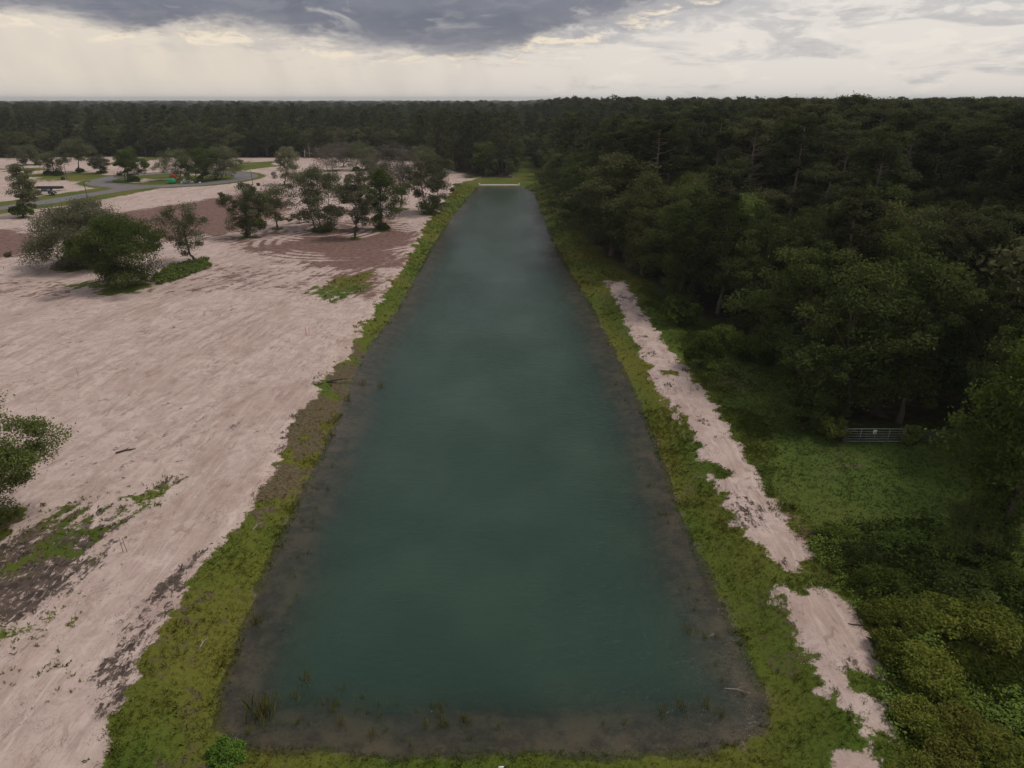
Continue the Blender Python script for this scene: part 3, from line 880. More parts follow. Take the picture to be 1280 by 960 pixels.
# the ragged thicket at the lower right: weeds and bushes one behind the other
TH = [(1030, 672, 40, 640), (1062, 700, 44, 655), (1090, 742, 60, 690), (1120, 780, 64, 735), (1100, 820, 56, 770), (1150, 850, 80, 795), (1135, 905, 60, 860),
      (1190, 915, 70, 870), (1180, 962, 70, 920), (1242, 955, 80, 905), (1185, 735, 78, 695), (1270, 745, 80, 700), (1160, 775, 74, 735), (1215, 790, 84, 745), 
      (1085, 775, 40, 740), (1130, 990, 80, 940)]
protos = [shrub_mesh(400 + i, 1.0, 1.0, 30, 260, .058, m, u) for i, (m, u) in enumerate([('shrub_leaf', False), ('green_leaf', False), ('shrub_leaf', True), ('weed_leaf', False), ('weed_leaf', True)])]
TXT = {0: 'tall leafy weed bush at head of the lower right thicket, by the path end', 1: 'upright weed bush just behind the path gap',
       5: 'bushy mound right of the second sand patch', 6: 'pale yellow green bush beside lowest tip of the sand path', 9: 'bush farthest along bottom of the lower right corner',}
for i, (px, py, wp, tp) in enumerate(TH):
    x, y = P(px, py); H = max(height_at(y, tp) * .47, .55); w = metres(wp / 2, y) * 1.05; x += .5
    put_shrub(protos[(3 + i % 2) if py > 765 else i % 3], (x, y, gz(x, y)), TXT.get(i, 'weedy green bush in the tangled lower right thicket'), 'bushes of the lower right thicket', random.random() * 6.28, (w, w, H))

# vines sprawling over the ground there: ground cover nobody could count
VP = poly([(1020, 690), (1060, 655), (1150, 645), (1240, 660), (1330, 690), (1420, 850), (1450, 1010), (1150, 1010), (1108, 860), (1060, 752)])
g = np.random.default_rng(5)
pp = np.stack([g.uniform(14, 46, 9000), g.uniform(18, 46, 9000)], 1)
s = sdf(VP, pp[:, 0], pp[:, 1]); hump = fbm(pp[:, 0] * .35, pp[:, 1] * .35, 7, 3)
clear = sdf(poly([(1172, 796), (1330, 790), (1400, 860), (1230, 862), (1185, 830)]), pp[:, 0], pp[:, 1])
kk = (s + hump * 1.5 > .6) & (vnoise(pp[:, 0] * .5, pp[:, 1] * .5, 77) > .25) & (clear < -.3)
pp = pp[kk]; hump = hump[kk]
cz = terrain(pp[:, 0], pp[:, 1]) + .1 + 1.0 * np.clip(hump - .32, 0, 1)
v, f, t = leaves(g, np.stack([pp[:, 0], pp[:, 1], cz], 1), np.full(len(pp), .38), 16, .085, flat=.6, up=1.3)
o = link('vine_tangle', mesh_from('vine_tangle', v, f, False, {'tint': t}, M['vine_leaf']))
tag(o, 'tangle of leafy vines sprawling over the lower right thicket', 'vines', kind='stuff')
# green mat below the sparse small oak
MP = poly([(190, 350), (215, 332), (258, 324), (263, 334), (225, 348), (200, 356)])
pp = np.stack([g.uniform(MP[:, 0].min(), MP[:, 0].max(), 900), g.uniform(MP[:, 1].min(), MP[:, 1].max(), 900)], 1)
pp = pp[sdf(MP, pp[:, 0], pp[:, 1]) > 0]
v, f, t = leaves(g, np.stack([pp[:, 0], pp[:, 1], terrain(pp[:, 0], pp[:, 1]) + .2 + .4 * vnoise(pp[:, 0] * .7, pp[:, 1] * .7, 3)], 1), np.full(len(pp), .5), 12, .2, flat=.6, up=.9)
tag(link('creeper_mat', mesh_from('creeper_mat', v, f, False, {'tint': t}, M['green_leaf'])), 'low mat of green creeper on the sand below the sparse small oak', 'ground cover', kind='stuff')

# ------------------------------------------------------------------ the forest
NB = [tree_meshes(500 + i, M[('forest_leaf', 'forest_leaf', 'pale_forest_leaf', 'forest_leaf', 'green_leaf', 'forest_leaf')[i]], M['bark'], H=16, Rx=4.6 + .5 * (i % 3), base=.03 + .04 * (i % 3), ncl=72, per=300, leaf=.135, form='round', cr=1.35, limbs=16)
      for i in range(6)]
NP = [tree_meshes(520 + i, M['pine_leaf'], M['pine_bark'], H=24, Rx=3.6 + .4 * i, base=.48 + .05 * i, ncl=46, per=230, leaf=.15, form='pine', cr=1.0, limbs=18, lean=.02)
      for i in range(4)]

EDGE = [  # front row drawn one by one: foot px, foot py, top py, crown half width px, label
    (700, 246, 184, 26, 'first forest tree past the far right pond corner'),
    (722, 286, 196, 32, 'bushy forest edge tree, second from the far right pond corner'),
    (768, 320, 188, 62, 'broad greyish tree bulging out over right bank grass'),
    (812, 344, 214, 44, 'forest edge tree at top end of the white sand path'),
    (858, 368, 224, 46, 'tall forest edge tree behind the low shrubs of the path'),
    (908, 392, 240, 50, 'forest edge tree behind the rounded pale tipped shrub'),
    (962, 420, 262, 56, 'full forest edge tree above the sprawling shrub'),
    (1015, 536, 418, 36, 'small bushy tree standing out on the pasture left of the gate'),
    (1010, 480, 300, 66, 'tall leafy tree right behind the small bushy tree'),
    (1080, 520, 330, 70, 'dark full crowned tree directly behind the gate'),
    (1150, 528, 318, 66, 'dark tree behind the wire fence right of the gate'),
    (1222, 540, 345, 60, 'dark tree above right end of the wire fence'),
    (1276, 580, 380, 56, 'tree just behind the big one at the right border'),
    (1292, 692, 402, 88, 'big light tipped tree cut off by the right border'),
]
placed = []
for i, (px, py, tp, hw, lab) in enumerate(EDGE):
    x, y = P(px, py); H = height_at(y, tp); w = metres(hw, y, H * .6); x = metres(px - 640, y, H * .55)
    if i in (7, 13):
        ms = tree_meshes(560 + i, M['green_leaf' if i == 7 else 'shrub_leaf'], M['bark'], H=H, Rx=w, base=.05, ncl=90 if i == 13 else 50, per=240, leaf=.13, form='round', cr=w * .27, limbs=20)
        put_tree('broadleaf_tree', ms, (x, y, gz(x, y)), lab, 'tree')
    else:
        m = NB[5 if i == 8 else i % 6]; sx = w / 5.0
        put_tree('broadleaf_tree', m, (x, y, gz(x, y)), lab, 'tree', None, random.random() * 6.28, (sx, sx, H / 16))
    placed.append((x, y))

# all other trees of the woods: jittered grid, coarser far away
cand = []
d = 30.0
gg = np.random.default_rng(11)
ring_list = []
while d < 5200:
    s = max(5.6, d * .0125)
    nseg = int(1.62 * d / s)
    az = (np.arange(nseg) + gg.random(nseg) * .9) / nseg * 1.62 - .81
    dd = d + (gg.random(nseg) - .5) * s * .9
    ring_list.append(np.stack([np.sin(az) * dd, np.cos(az) * dd, np.full(nseg, s)], 1))
    d += s
T = np.concatenate(ring_list)
fs = sdf(FOREST, T[:, 0], T[:, 1])
T = T[fs > 1.2]; fs = fs[fs > 1.2]
pl = np.array(placed)
ok = np.array([np.min(np.hypot(pl[:, 0] - a, pl[:, 1] - b)) > 4.2 for a, b in T[:, :2]])
T = T[ok]; fs = fs[ok]
N = len(T)
right_side = sstep(-5, 40, T[:, 0] - .02 * T[:, 1])
near_front = sstep(40, 4, fs)
isp = (gg.random(N) < .34 - .14 * sstep(300, 360, T[:, 1]) + .22 * sstep(8, 60, fs) * right_side)
tall = fbm(T[:, 0] * .02, T[:, 1] * .02, 141, 2)
Hb = 12.5 + 4.5 * gg.random(N) + 3.0 * (tall - .5) - 2.0 * near_front * (T[:, 1] > 200)
Hp = 18.0 + 5.5 * gg.random(N) + 4.0 * (tall - .5) + (3.0 + 2.5 * (gg.random(N) < .2)) * right_side * sstep(10, 70, fs)
Hp = np.where((T[:, 1] < 120) & (fs < 18), Hp * .82, Hp)
H = np.where(isp, Hp, Hb)
H = np.where(H > 25.2, 25.2 + (H - 25.2) * .35 + .8 * gg.random(N), H)
H = H + 8.0 * (fbm(T[:, 0] * .012, T[:, 1] * .006, 161, 2) - .5) * sstep(330, 420, T[:, 1])
# the farthest woods stand low on the horizon
H = H * (1 - .12 * sstep(500, 2500, T[:, 1]))
px, py = project(T[:, 0], T[:, 1], H)
inv = (px > -30) & (px < 1310)
sizepx = H / np.hypot(T[:, 1], 20)
sizepx = np.where(inv, sizepx, -1)
order = np.argsort(-sizepx)
single = np.zeros(N, bool)
cb = cp = 0
for k in order:
    if sizepx[k] < 0: break
    if isp[k]:
        if cp < 110: single[k] = True; cp += 1
    elif cb < 270: single[k] = True; cb += 1
print('trees', N, 'single', single.sum())


def zone_label(x, y, pine):
    if y < 75:
        return ('tall dark pine in the woods behind the gate and fence', 'pines behind the gate') if pine else ('dark broadleaf tree in the woods behind the gate and fence', 'broadleaf trees behind the gate')
    if y < 140:
        return ('dark pine rising from the woods right of the pond', 'pines right of the pond') if pine else ('dark broadleaf tree massed in the woods right of the pond', 'broadleaf trees right of the pond')
    return ('distant dark pine on the skyline of the right hand woods', 'distant pines of the right hand woods') if pine else ('distant broadleaf tree in the canopy of the right hand woods', 'distant broadleaf trees of the right hand woods')


root_proto = {}
for k in np.nonzero(single)[0]:
    x, y, s = T[k]; p = bool(isp[k])
    ms = (NP if p else NB)[int(gg.integers(0, 4 if p else 6))]
    h0 = 24.0 if p else 16.0
    wsc = (H[k] / h0) * gg.uniform(.85, 1.2) * (1.0 if not p else 1.05)
    lab, grp = zone_label(x, y, p)
    key = (ms[1].name)
    if key not in root_proto:
        o = put_tree('pine_tree' if p else 'broadleaf_tree', ms, (x, y, 0), lab, 'tree', grp)
        root_proto[key] = o
    else:
        src = root_proto[key]; o = src.copy(); COL.objects.link(o)
        for ch in src.children:
            c = ch.copy(); COL.objects.link(c); c.parent = o
    tag(o, lab, 'tree', grp)
    o.location = (x, y, gz(x, y) if y < 700 else 0); o.rotation_euler = (0, 0, float(gg.random() * 6.28)); o.scale = (wsc, wsc, H[k] / h0)

# the rest of the woods reads as one mass to the horizon
protos = []
for i in range(9):
    pine = i >= 5
    mb, v, f, t = grow(600 + i, H=24 if pine else 16, Rx=3.8 if pine else 5.0, base=.24 if pine else .03, ncl=38 if pine else 46, per=44, leaf=.34 if pine else .37,
                       form='pine' if pine else 'round', cr=1.2 if pine else 1.5, limbs=4)
    tv = np.concatenate(mb.v); nt_ = len(tv)
    fl = [np.array(x) for x in mb.f.values()]
    mi = np.concatenate([np.ones(sum(len(x) for x in fl)), np.zeros(len(f))])
    me = mesh_from('wood_tree', np.concatenate([tv, v]), fl + [f + nt_], False, {'tint': np.concatenate([np.zeros(nt_), t])}, [M['pine_leaf' if pine else 'pale_forest_leaf' if i in (1, 3) else 'forest_leaf'], M['bark']], mi)
    protos.append(bpy.data.objects.new('wood_tree', me))
rest = ~single
RT = T[rest]; RH = H[rest]; RP = isp[rest]
nr_ = len(RT)
me = bpy.data.meshes.new('far_woods'); me.vertices.add(nr_)
me.vertices.foreach_set('co', np.stack([RT[:, 0], RT[:, 1], np.zeros(nr_)], 1).astype(np.float32).ravel())
h0 = np.where(RP, 24.0, 16.0)
hz_ = RH / h0
wd_ = np.maximum(hz_ * gg.uniform(.85, 1.25, nr_), RT[:, 2] / np.where(RP, 8.5, 10.0) * .95)
a = me.attributes.new('scl', 'FLOAT_VECTOR', 'POINT'); a.data.foreach_set('vector', np.stack([wd_, wd_, hz_], 1).astype(np.float32).ravel())
a = me.attributes.new('rot', 'FLOAT', 'POINT'); a.data.foreach_set('value', (gg.random(nr_) * 6.28).astype(np.float32))
a = me.attributes.new('idx', 'INT', 'POINT'); a.data.foreach_set('value', np.where(RP, gg.integers(5, 9, nr_), gg.integers(0, 5, nr_)).astype(np.int32))


def scatter(obj, protos):
    ng = bpy.data.node_groups.new('scatter', 'GeometryNodeTree')
    ng.interface.new_socket('Geometry', in_out='INPUT', socket_type='NodeSocketGeometry')
    ng.interface.new_socket('Geometry', in_out='OUTPUT', socket_type='NodeSocketGeometry')
    N_ = ng.nodes.new; L = ng.links.new
    gi = N_('NodeGroupInput'); go = N_('NodeGroupOutput')
    jn = N_('GeometryNodeJoinGeometry')
    for p in reversed(protos):
        oi = N_('GeometryNodeObjectInfo'); oi.inputs['Object'].default_value = p; oi.inputs['As Instance'].default_value = True
        L(oi.outputs['Geometry'], jn.inputs[0])
    ip = N_('GeometryNodeInstanceOnPoints'); ip.inputs['Pick Instance'].default_value = True

    def na(name, t):
        n = N_('GeometryNodeInputNamedAttribute'); n.data_type = t; n.inputs[0].default_value = name
        return n.outputs[0]
    cx = N_('ShaderNodeCombineXYZ'); L(na('rot', 'FLOAT'), cx.inputs[2])
    e2r = N_('FunctionNodeEulerToRotation'); L(cx.outputs[0], e2r.inputs[0])
    L(gi.outputs[0], ip.inputs['Points']); L(jn.outputs[0], ip.inputs['Instance']); L(na('idx', 'INT'), ip.inputs['Instance Index'])
    L(e2r.outputs[0], ip.inputs['Rotation']); L(na('scl', 'FLOAT_VECTOR'), ip.inputs['Scale']); L(ip.outputs[0], go.inputs[0])
    md = obj.modifiers.new('scatter', 'NODES'); md.node_group = ng


fw = link('far_woods', me); scatter(fw, protos)
tag(fw, 'dark unbroken woods stretching back to the flat horizon', 'woods', kind='stuff')

# light green saplings round the grassy gap behind the pond
ms = tree_meshes(700, M['bright_leaf'], M['bark'], H=6, Rx=1.9, base=.1, ncl=16, per=60, leaf=.3, form='column', cr=.8, limbs=8)
SAP = [(646, 208, 181), (652, 200, 178), (662, 192, 170), (676, 205, 182), (684, 216, 190), (690, 226, 192), (640, 218, 196), (657, 185, 168), (668, 188, 168)]
SAPT = ['light green sapling left of the grassy gap behind the pond', 'light green sapling standing in mouth of the grassy gap', 'yellow green sapling deepest in the grassy gap']
first = None
for i, (px_, py_, tp) in enumerate(SAP):
    x, y = P(px_, py_); hh = max(height_at(y, tp), 3)
    if first is None:
        first = o = put_tree('sapling', ms, (x, y, 0), 'light green sapling lining the grassy gap behind the pond', 'tree', 'saplings behind the pond')
    else:
        o = first.copy(); COL.objects.link(o)
        for ch in first.children:
            c = ch.copy(); COL.objects.link(c); c.parent = o
    o.location = (x, y, 0); o.rotation_euler = (0, 0, i * 1.3); o.scale = (hh / 6, hh / 6, hh / 6)

# pale dead trunks against the woods
for i, (px_, py_, tp, lab) in enumerate([(387, 197, 179, 'taller pale dead trunk before the woods in back of the clearing'), (381, 198, 187, 'shorter pale dead trunk before the woods in back of the clearing'),
                                         (815, 236, 158, 'pale dead trunk sticking out of the right hand woods'),
                                         (628, 214, 166, 'thin pale dead trunk in the woods straight behind the pond')]):
    x, y = P(px_, py_); hh = height_at(y, tp)
    mb = MB(); mb.tube([(0, 0, -.3), (.1, 0, hh * .5), (.35, .1, hh)], [.30, .24, .10], 8)
    mb.tube([(.15, 0, hh * .7), (.9, .2, hh * .8)], [.08, .03], 5); mb.tube([(.2, 0, hh * .82), (-.5, .1, hh * .9)], [.07, .03], 5)
    for q_ in range(4):
        z_ = hh * (.55 + .1 * q_); a_ = q_ * 2.1 + i
        mb.tube([(.2, .03, z_), (.2 + math.cos(a_) * .8, math.sin(a_) * .8, z_ + .5), (.2 + math.cos(a_) * 1.3, math.sin(a_) * 1.3, z_ + 1.2)], [.06, .04, .015], 5)
    o = mb.build('dead_trunk', M['pale_bark'], None, True); o.location = (x, y, 0); tag(o, lab, 'dead tree')

# ------------------------------------------------------------------ grass (stuff)
def grass_patch(name, label, n, xr, yr, keepf, hgt, wid, blades, seed, dens_far=True):
    g = np.random.default_rng(seed)
    yy = g.uniform(*yr, n); xx = g.uniform(*xr, n)
    z = zones(xx, yy); k = keepf(xx, yy, z, g.random(n))
    xx, yy = xx[k], yy[k]; m = len(xx)
    dry = z['dry'][k]; right = z['right'][k]; worn = z['worn'][k]
    zz = terrain(xx, yy)
    sc = np.clip(yy / 45, .8, 3.0) ** .6
    B = np.repeat(np.stack([xx, yy, zz], 1), blades, 0); q = len(B)
    sb = np.repeat(sc * (.6 + .8 * vnoise(xx * .6, yy * .6, 5)), blades)
    az = g.random(q) * 6.28; ln = .2 + g.random(q) * .8
    off = g.normal(size=(q, 2)) * (.07 * sb)[:, None]
    B[:, :2] += off
    hh = hgt * sb * (.5 + g.random(q)) * np.repeat(np.where(g.random(m) < .05, 2.4 if hgt < .11 else 1.2, 1), blades); ww = wid * sb
    dirv = np.stack([np.cos(az), np.sin(az), 0 * az], 1); side = np.stack([-np.sin(az), np.cos(az), 0 * az], 1)
    tip = B + dirv * (hh * ln)[:, None] + np.array([0, 0, 1]) * (hh * (1 - .35 * ln))[:, None]
    midp = B + dirv * (hh * ln * .35)[:, None] + np.array([0, 0, 1]) * (hh * .55)[:, None]
    v = np.stack([B - side * ww[:, None], B + side * ww[:, None], midp + side * (ww * .7)[:, None], tip, midp - side * (ww * .7)[:, None]], 1).reshape(-1, 3)
    f = np.arange(5 * q).reshape(q, 5)
    tn = np.stack([np.clip(np.repeat(dry, blades) * .85 + (g.random(q) - .5) * .5, 0, 1), np.repeat(right * .85, blades),
                   np.where(g.random(q) < .05 + .35 * np.repeat(worn, blades), .85, 0), np.ones(q)], 1)
    o = link(name, mesh_from(name, v, f, False, {'tone': np.repeat(tn, 5, 0)}, M['grass']))
    tag(o, label, 'grass', kind='stuff'); print(name, q)


def on_bank(x, y, z, r):
    return (z['grass'] > .22 + .5 * ((r * 37.7) % 1.0)) & (z['dp'] > -.25) & (z['dp'] < 13) & (x < 24) & (r > z['worn'] * .85) & (z['right'] < .6) & (z['forest'] < .4)


def on_pasture(x, y, z, r):
    return (z['grass'] > .22 + .5 * r) & (z['dp'] > 1) & (z['right'] > .15) & (z['forest'] < .4) & (sdf(VP, x, y) < .5)


grass_patch('bank_grass', 'yellowish green grass on the sloping banks of the pond', 70000, (-24, 24), (19, 60), on_bank, .10, .012, 6, 1)
grass_patch('bank_grass', 'yellowish green grass on the far stretches of the pond banks', 50000, (-30, 32), (60, 245), on_bank, .09, .020, 5, 2)
grass_patch('pasture_grass', 'darker green pasture grass between the sand path and the gate', 90000, (9, 58), (19, 130), on_pasture, .12, .016, 5, 3)
grass_patch('sand_weeds', 'thin weeds in patches on the bare sand at left', 26000, (-48, -8), (20, 90), lambda x, y, z, r: (z['grass'] * .9 > r) & (sdf(LEFT_BANK, x, y) < -.5) & (x < 0) & (z['right'] < .4), .18, .025, 5, 4)

grass_patch('tall_weeds', 'tall yellowish weeds and grass filling the lower right corner', 16000, (14, 46), (18, 40), lambda x, y, z, r: (sdf(VP, x, y) > .2) & (r < .35 + .65 * sstep(36, 28, y)), .42, .020, 7, 8)

# reeds and water weeds standing in the shallows
def reed_mesh(seed, n, hgt, sprd, wide=.013):
    g = np.random.default_rng(seed); vs = []; fs_ = []
    for k in range(n):
        b = np.array([*(g.normal(size=2) * sprd), -.25]); az = g.random() * 6.28; ln = g.random() * .45; h = hgt * (.5 + .7 * g.random())
        dv = np.array([math.cos(az), math.sin(az), 0]); sv = np.array([-dv[1], dv[0], 0]) * wide
        q1 = b + dv * h * ln * .3 + [0, 0, h * .6]; q2 = b + dv * h * ln + [0, 0, h * .95 + .2]
        vs += [b - sv, b + sv, q1 + sv * .8, q2, q1 - sv * .8]; fs_.append([5 * k + j for j in range(5)])
    t = np.repeat(np.stack([.3 + g.random(n) * .7, 0 * g.random(n), (g.random(n) < .35) * .9, np.ones(n)], 1), 5, 0)
    return mesh_from('reeds', np.array(vs), np.array(fs_), False, {'tone': t}, M['grass'])


REED = [reed_mesh(1, 60, .8, .28), reed_mesh(2, 24, .75, .2), reed_mesh(3, 16, .55, .13), reed_mesh(4, 110, .9, .38)]
RB = [(326, 892, 3, 1.1, 'thickest green reed clump in the near left shallows'), (322, 776, 0, .7, 'small bright reed clump at the left waterline'), (384, 852, 1, 1.1, None), (372, 870, 1, .9, None),
      (418, 880, 1, .8, None), (428, 862, 2, .8, None), (452, 872, 2, .9, None), (428, 905, 1, .8, None), (556, 905, 0, .6, 'leafy weed clump in the water before the middle of the near bank'), (580, 900, 0, .6, 'yellowish weed clump right of the leafy one near the near bank'),
      (452, 480, 1, 1.2, 'sparse reeds in the left shallows by the dark gully'), (475, 483, 1, 1.0, None), (434, 500, 1, 1.1, None), (862, 788, 1, .9, 'reed clump in the right shallows'), (880, 795, 2, .8, None),
      (895, 830, 2, .7, None), (902, 850, 2, .7, None), (855, 885, 1, .9, 'brownish weed clump in the near right shallows'), (830, 890, 1, .8, None), (880, 880, 1, .9, None), (900, 895, 1, .8, None),
      (778, 900, 2, .9, None), (755, 905, 2, .7, None), (930, 868, 2, .7, None), (385, 905, 2, .7, None), (310, 915, 2, .8, None), (520, 890, 2, .6, None), (514, 930, 2, .8, None), (612, 895, 2, .6, None), (410, 610, 2, .8, None),
      (770, 480, 2, .8, None), (782, 500, 2, .8, None), (697, 318, 1, 1.4, None), (690, 300, 1, 1.3, None), (708, 330, 1, 1.3, None)]
for k in range(26):
    u_ = random.random(); RB.append((674 + 8 * u_ + random.uniform(-4, 4), 240 + 24 * u_, 1, 1.0, None) if k % 2 else (693 + 16 * u_ + random.uniform(-5, 5), 306 + 28 * u_, 1, .9, None))
for k in range(46):
    if k < 20: RB.append((random.uniform(300, 930), random.uniform(872, 928), random.choice((1, 2, 2)), random.uniform(.5, .9), None))
    elif k < 34: u_ = random.random(); RB.append((330 + 75 * (1 - u_) + random.uniform(-6, 22), 560 + 250 * u_, 2, .7, None))
    else: u_ = random.random(); RB.append((800 + 105 * u_ + random.uniform(-22, 0), 560 + 240 * u_, 2, .7, None))
for px_, py_, k, sc, lab in RB:
    x, y = P(px_, py_, WATER_Z)
    o = link('reed_clump', REED[k], None, (x, y, WATER_Z), (0, 0, random.random() * 6.28)); o.scale = (sc, sc, sc)
    tag(o, lab or 'thin tuft of reeds poking out of the shallow water', 'reeds', 'reed tufts in the pond shallows')

# ------------------------------------------------------------------ man-made things
# farm gate
gx0, gy0 = P(1056, 553); gx1, gy1 = P(1126, 553)
W = gx1 - gx0; gzz = gz((gx0 + gx1) / 2, gy0)
gate = thing('farm_gate', 'tubular steel farm gate with small sign at edge of the dark woods', 'gate', (gx0, gy0, gzz), math.atan2(gy1 - gy0, W))
mb = MB(); HT = 1.3
mb.tube([(0, 0, .12), (0, 0, HT - .1), (.1, 0, HT), (W - .1, 0, HT), (W, 0, HT - .1), (W, 0, .12), (0, 0, .12)], .032, 8)
mb.build('frame', M['galv'], gate, True)
for z in (.36, .60, .82, 1.05):
    mb = MB(); mb.tube([(.03, 0, z), (W - .03, 0, z)], .026, 8); mb.build('rail', M['galv'], gate, True)
for q in (.25, .5, .75):
    mb = MB(); mb.box((W * q, -.035, .7), (.05, .012, 1.15)); mb.build('upright', M['galv'], gate)
mb = MB(); mb.box((W * .49, -.055, 1.03), (.30, .012, .36)); sg = mb.build('sign', M['white_paint'], gate)
mb = MB()
for z in (1.13, 1.03, .95): mb.box((W * .49, -.066, z), (.22, .006, .045))
mb.build('lettering', M['red_paint'], sg)
for q, lab in ((-.16, 'left wooden gatepost beside the shrub'), (W + .16, 'right wooden gatepost where the wire fence starts')):
    mb = MB(); mb.tube([(0, 0, -.3), (0, 0, 1.45), (0, 0, 1.5)], [.11, .10, .06], 10)
    o = mb.build('gatepost', M['post_wood'], None, True); k = gate.rotation_euler.z
    o.location = (gx0 + q * math.cos(k), gy0 + q * math.sin(k), gzz); tag(o, lab, 'post')
# brace pole and wire fence
x0, y0 = P(1128, 552); x1, y1 = P(1146, 552)
mb = MB(); mb.tube([(x0, y0 - .05, gzz + .78), (x1, y1 - .05, gzz + .72)], .05, 8)
tag(mb.build('brace_pole', M['galv'], None, True), 'pale horizontal brace pole beside the gate', 'pole')
fx0, fy0 = P(1147, 552); fx1, fy1 = P(1235, 556)
fence = thing('wire_fence', 'low wire fence on wooden posts running right from the gate', 'fence', (fx0, fy0, gz(fx0, fy0)), math.atan2(fy1 - fy0, fx1 - fx0))
LF = math.hypot(fx1 - fx0, fy1 - fy0)
for i in range(4):
    mb = MB(); mb.tube([(LF * i / 3, 0, -.3), (LF * i / 3, 0, 1.25)], [.065, .06], 8); mb.build('post', M['post_wood'], fence, True)
mb = MB()
for z in (.15, .35, .55, .75, .95, 1.12): mb.tube([(0, .06, z), (LF, .06, z)], .008, 4)
for i in range(1, 36): mb.tube([(LF * i / 36, .06, .15), (LF * i / 36, .06, 1.12)], .005, 4)
mb.build('wire_mesh', M['galv'], fence)

# street lamps
def lamp(px_, py_, tp, lab, rz):
    x, y = P(px_, py_); hh = height_at(y, tp)
    o = thing('street_lamp', lab, 'street lamp', (x, y, gz(x, y)), rz, None)
    mb = MB(); mb.tube([(0, 0, -.2), (0, 0, .5), (0, 0, .52), (0, 0, hh)], [.16, .15, .11, .09], 10); mb.build('pole', M['black_paint'], o, True)
    mb = MB(); mb.tube(bez(np.array([0, 0, hh - .2]), np.array([.1, 0, hh + .35]), np.array([1.5, 0, hh + .1]), 7), .05, 6); mb.build('arm', M['black_paint'], o, True)
    mb = MB(); mb.box((1.75, 0, hh + .08), (.75, .34, .16), taper=.7); h = mb.build('lamp_head', M['black_paint'], o, bevel=.03)
    mb = MB(); mb.box((1.75, 0, hh - .02), (.5, .24, .04)); mb.build('lens', M['lamp_glass'], h)


lamp(84, 224, 206, 'black street lamp by far left bend of the road', 0)
lamp(316, 231, 213, 'black street lamp at right end of the roundabout', math.pi)
lamp(109, 246, 227, 'black street lamp half hidden behind the left oak clump', 0)
# utility box by the first lamp
x, y = P(79, 224.5)
o = thing('utility_box', 'dark utility box at foot of the far left street lamp', 'utility box', (x, y, gz(x, y)))
mb = MB(); mb.box((0, 0, .5), (1.0, .8, 1.0)); mb.build('body', M['black_paint'], o, bevel=.05)
mb = MB(); mb.box((0, 0, 1.04), (1.1, .9, .08), taper=.9); mb.build('lid', M['black_paint'], o)
x, y = P(323, 231.5)
o = thing('utility_box', 'dark utility box right of the roundabout street lamp', 'utility box', (x, y, gz(x, y)))
mb = MB(); mb.box((0, 0, .4), (1.0, .8, .8)); mb.build('body', M['black_paint'], o, bevel=.05)
mb = MB(); mb.box((0, 0, .84), (1.1, .9, .08), taper=.9); mb.build('lid', M['black_paint'], o)


def wheel(parent, c, r, w):
    o = link('wheel', None, parent); bpy.data.objects.remove(o)
    mb = MB(); mb.tube([(c[0], c[1] - w / 2, c[2]), (c[0], c[1] - w / 2 + .02, c[2]), (c[0], c[1] + w / 2 - .02, c[2]), (c[0], c[1] + w / 2, c[2])], [r * .9, r, r, r * .9], 18)
    t = mb.build('wheel', M['rubber'], parent, True)
    mb = MB(); mb.tube([(c[0], c[1] - w / 2 - .012, c[2]), (c[0], c[1] + w / 2 + .012, c[2])], r * .58, 14); mb.build('rim', M['steel'], t)


# dark pickup beside the entry road
x, y = P(58, 244.5); rz = R(4)
tk = thing('pickup_truck', 'dark pickup truck with white door panel parked by the entry road', 'pickup truck', (x, y, gz(x, y)), rz)
mb = MB(); mb.prism([(-2.75, .45), (-2.75, 1.05), (-.85, 1.08), (-.45, 1.08), (1.0, 1.08), (2.55, 1.0), (2.8, .85), (2.8, .45)], -.95, .95); mb.build('body', M['black_paint'], tk, bevel=.06)
mb = MB(); mb.prism([(-.85, 1.08), (-.7, 1.72), (-.5, 1.80), (.55, 1.80), (.75, 1.72), (1.35, 1.09)], -.84, .84); mb.build('cab', M['black_paint'], tk, bevel=.07)
for s in (-1, 1):
    mb = MB(); mb.prism([(-.7, 1.14), (-.58, 1.66), (.6, 1.66), (1.1, 1.14)], s * .852 - .008, s * .852 + .008); mb.build('side_window', M['dark_glass'], tk)
    mb = MB(); mb.box((.1, s * .962, .80), (2.1, .02, .72)); d_ = mb.build('door', M['white_paint'], tk, bevel=.01); d_['label'] = 'white door panel'
    mb = MB(); mb.box((2.74, s * .72, .86), (.16, .32, .16)); mb.build('headlight', M['lamp_glass'], tk)
    mb = MB(); mb.box((-2.73, s * .80, .86), (.08, .2, .26)); mb.build('tail_light', M['red_paint'], tk)
mb = MB(); mb.add([(.80, -.74, 1.70), (.80, .74, 1.70), (1.34, .80, 1.14), (1.34, -.80, 1.14), (.83, -.74, 1.72), (.83, .74, 1.72), (1.37, .80, 1.16), (1.37, -.80, 1.16)],
                  [(0, 1, 2, 3), (7, 6, 5, 4), (0, 4, 5, 1), (1, 5, 6, 2), (2, 6, 7, 3), (3, 7, 4, 0)]); mb.build('windscreen', M['dark_glass'], tk)
mb = MB(); mb.box((2.82, 0, .52), (.14, 1.8, .2)); mb.build('bumper', M['steel'], tk, bevel=.03)
for cx, cy in ((-1.75, -.86), (-1.75, .86), (1.8, -.86), (1.8, .86)): wheel(tk, (cx, cy, .4), .4, .28)

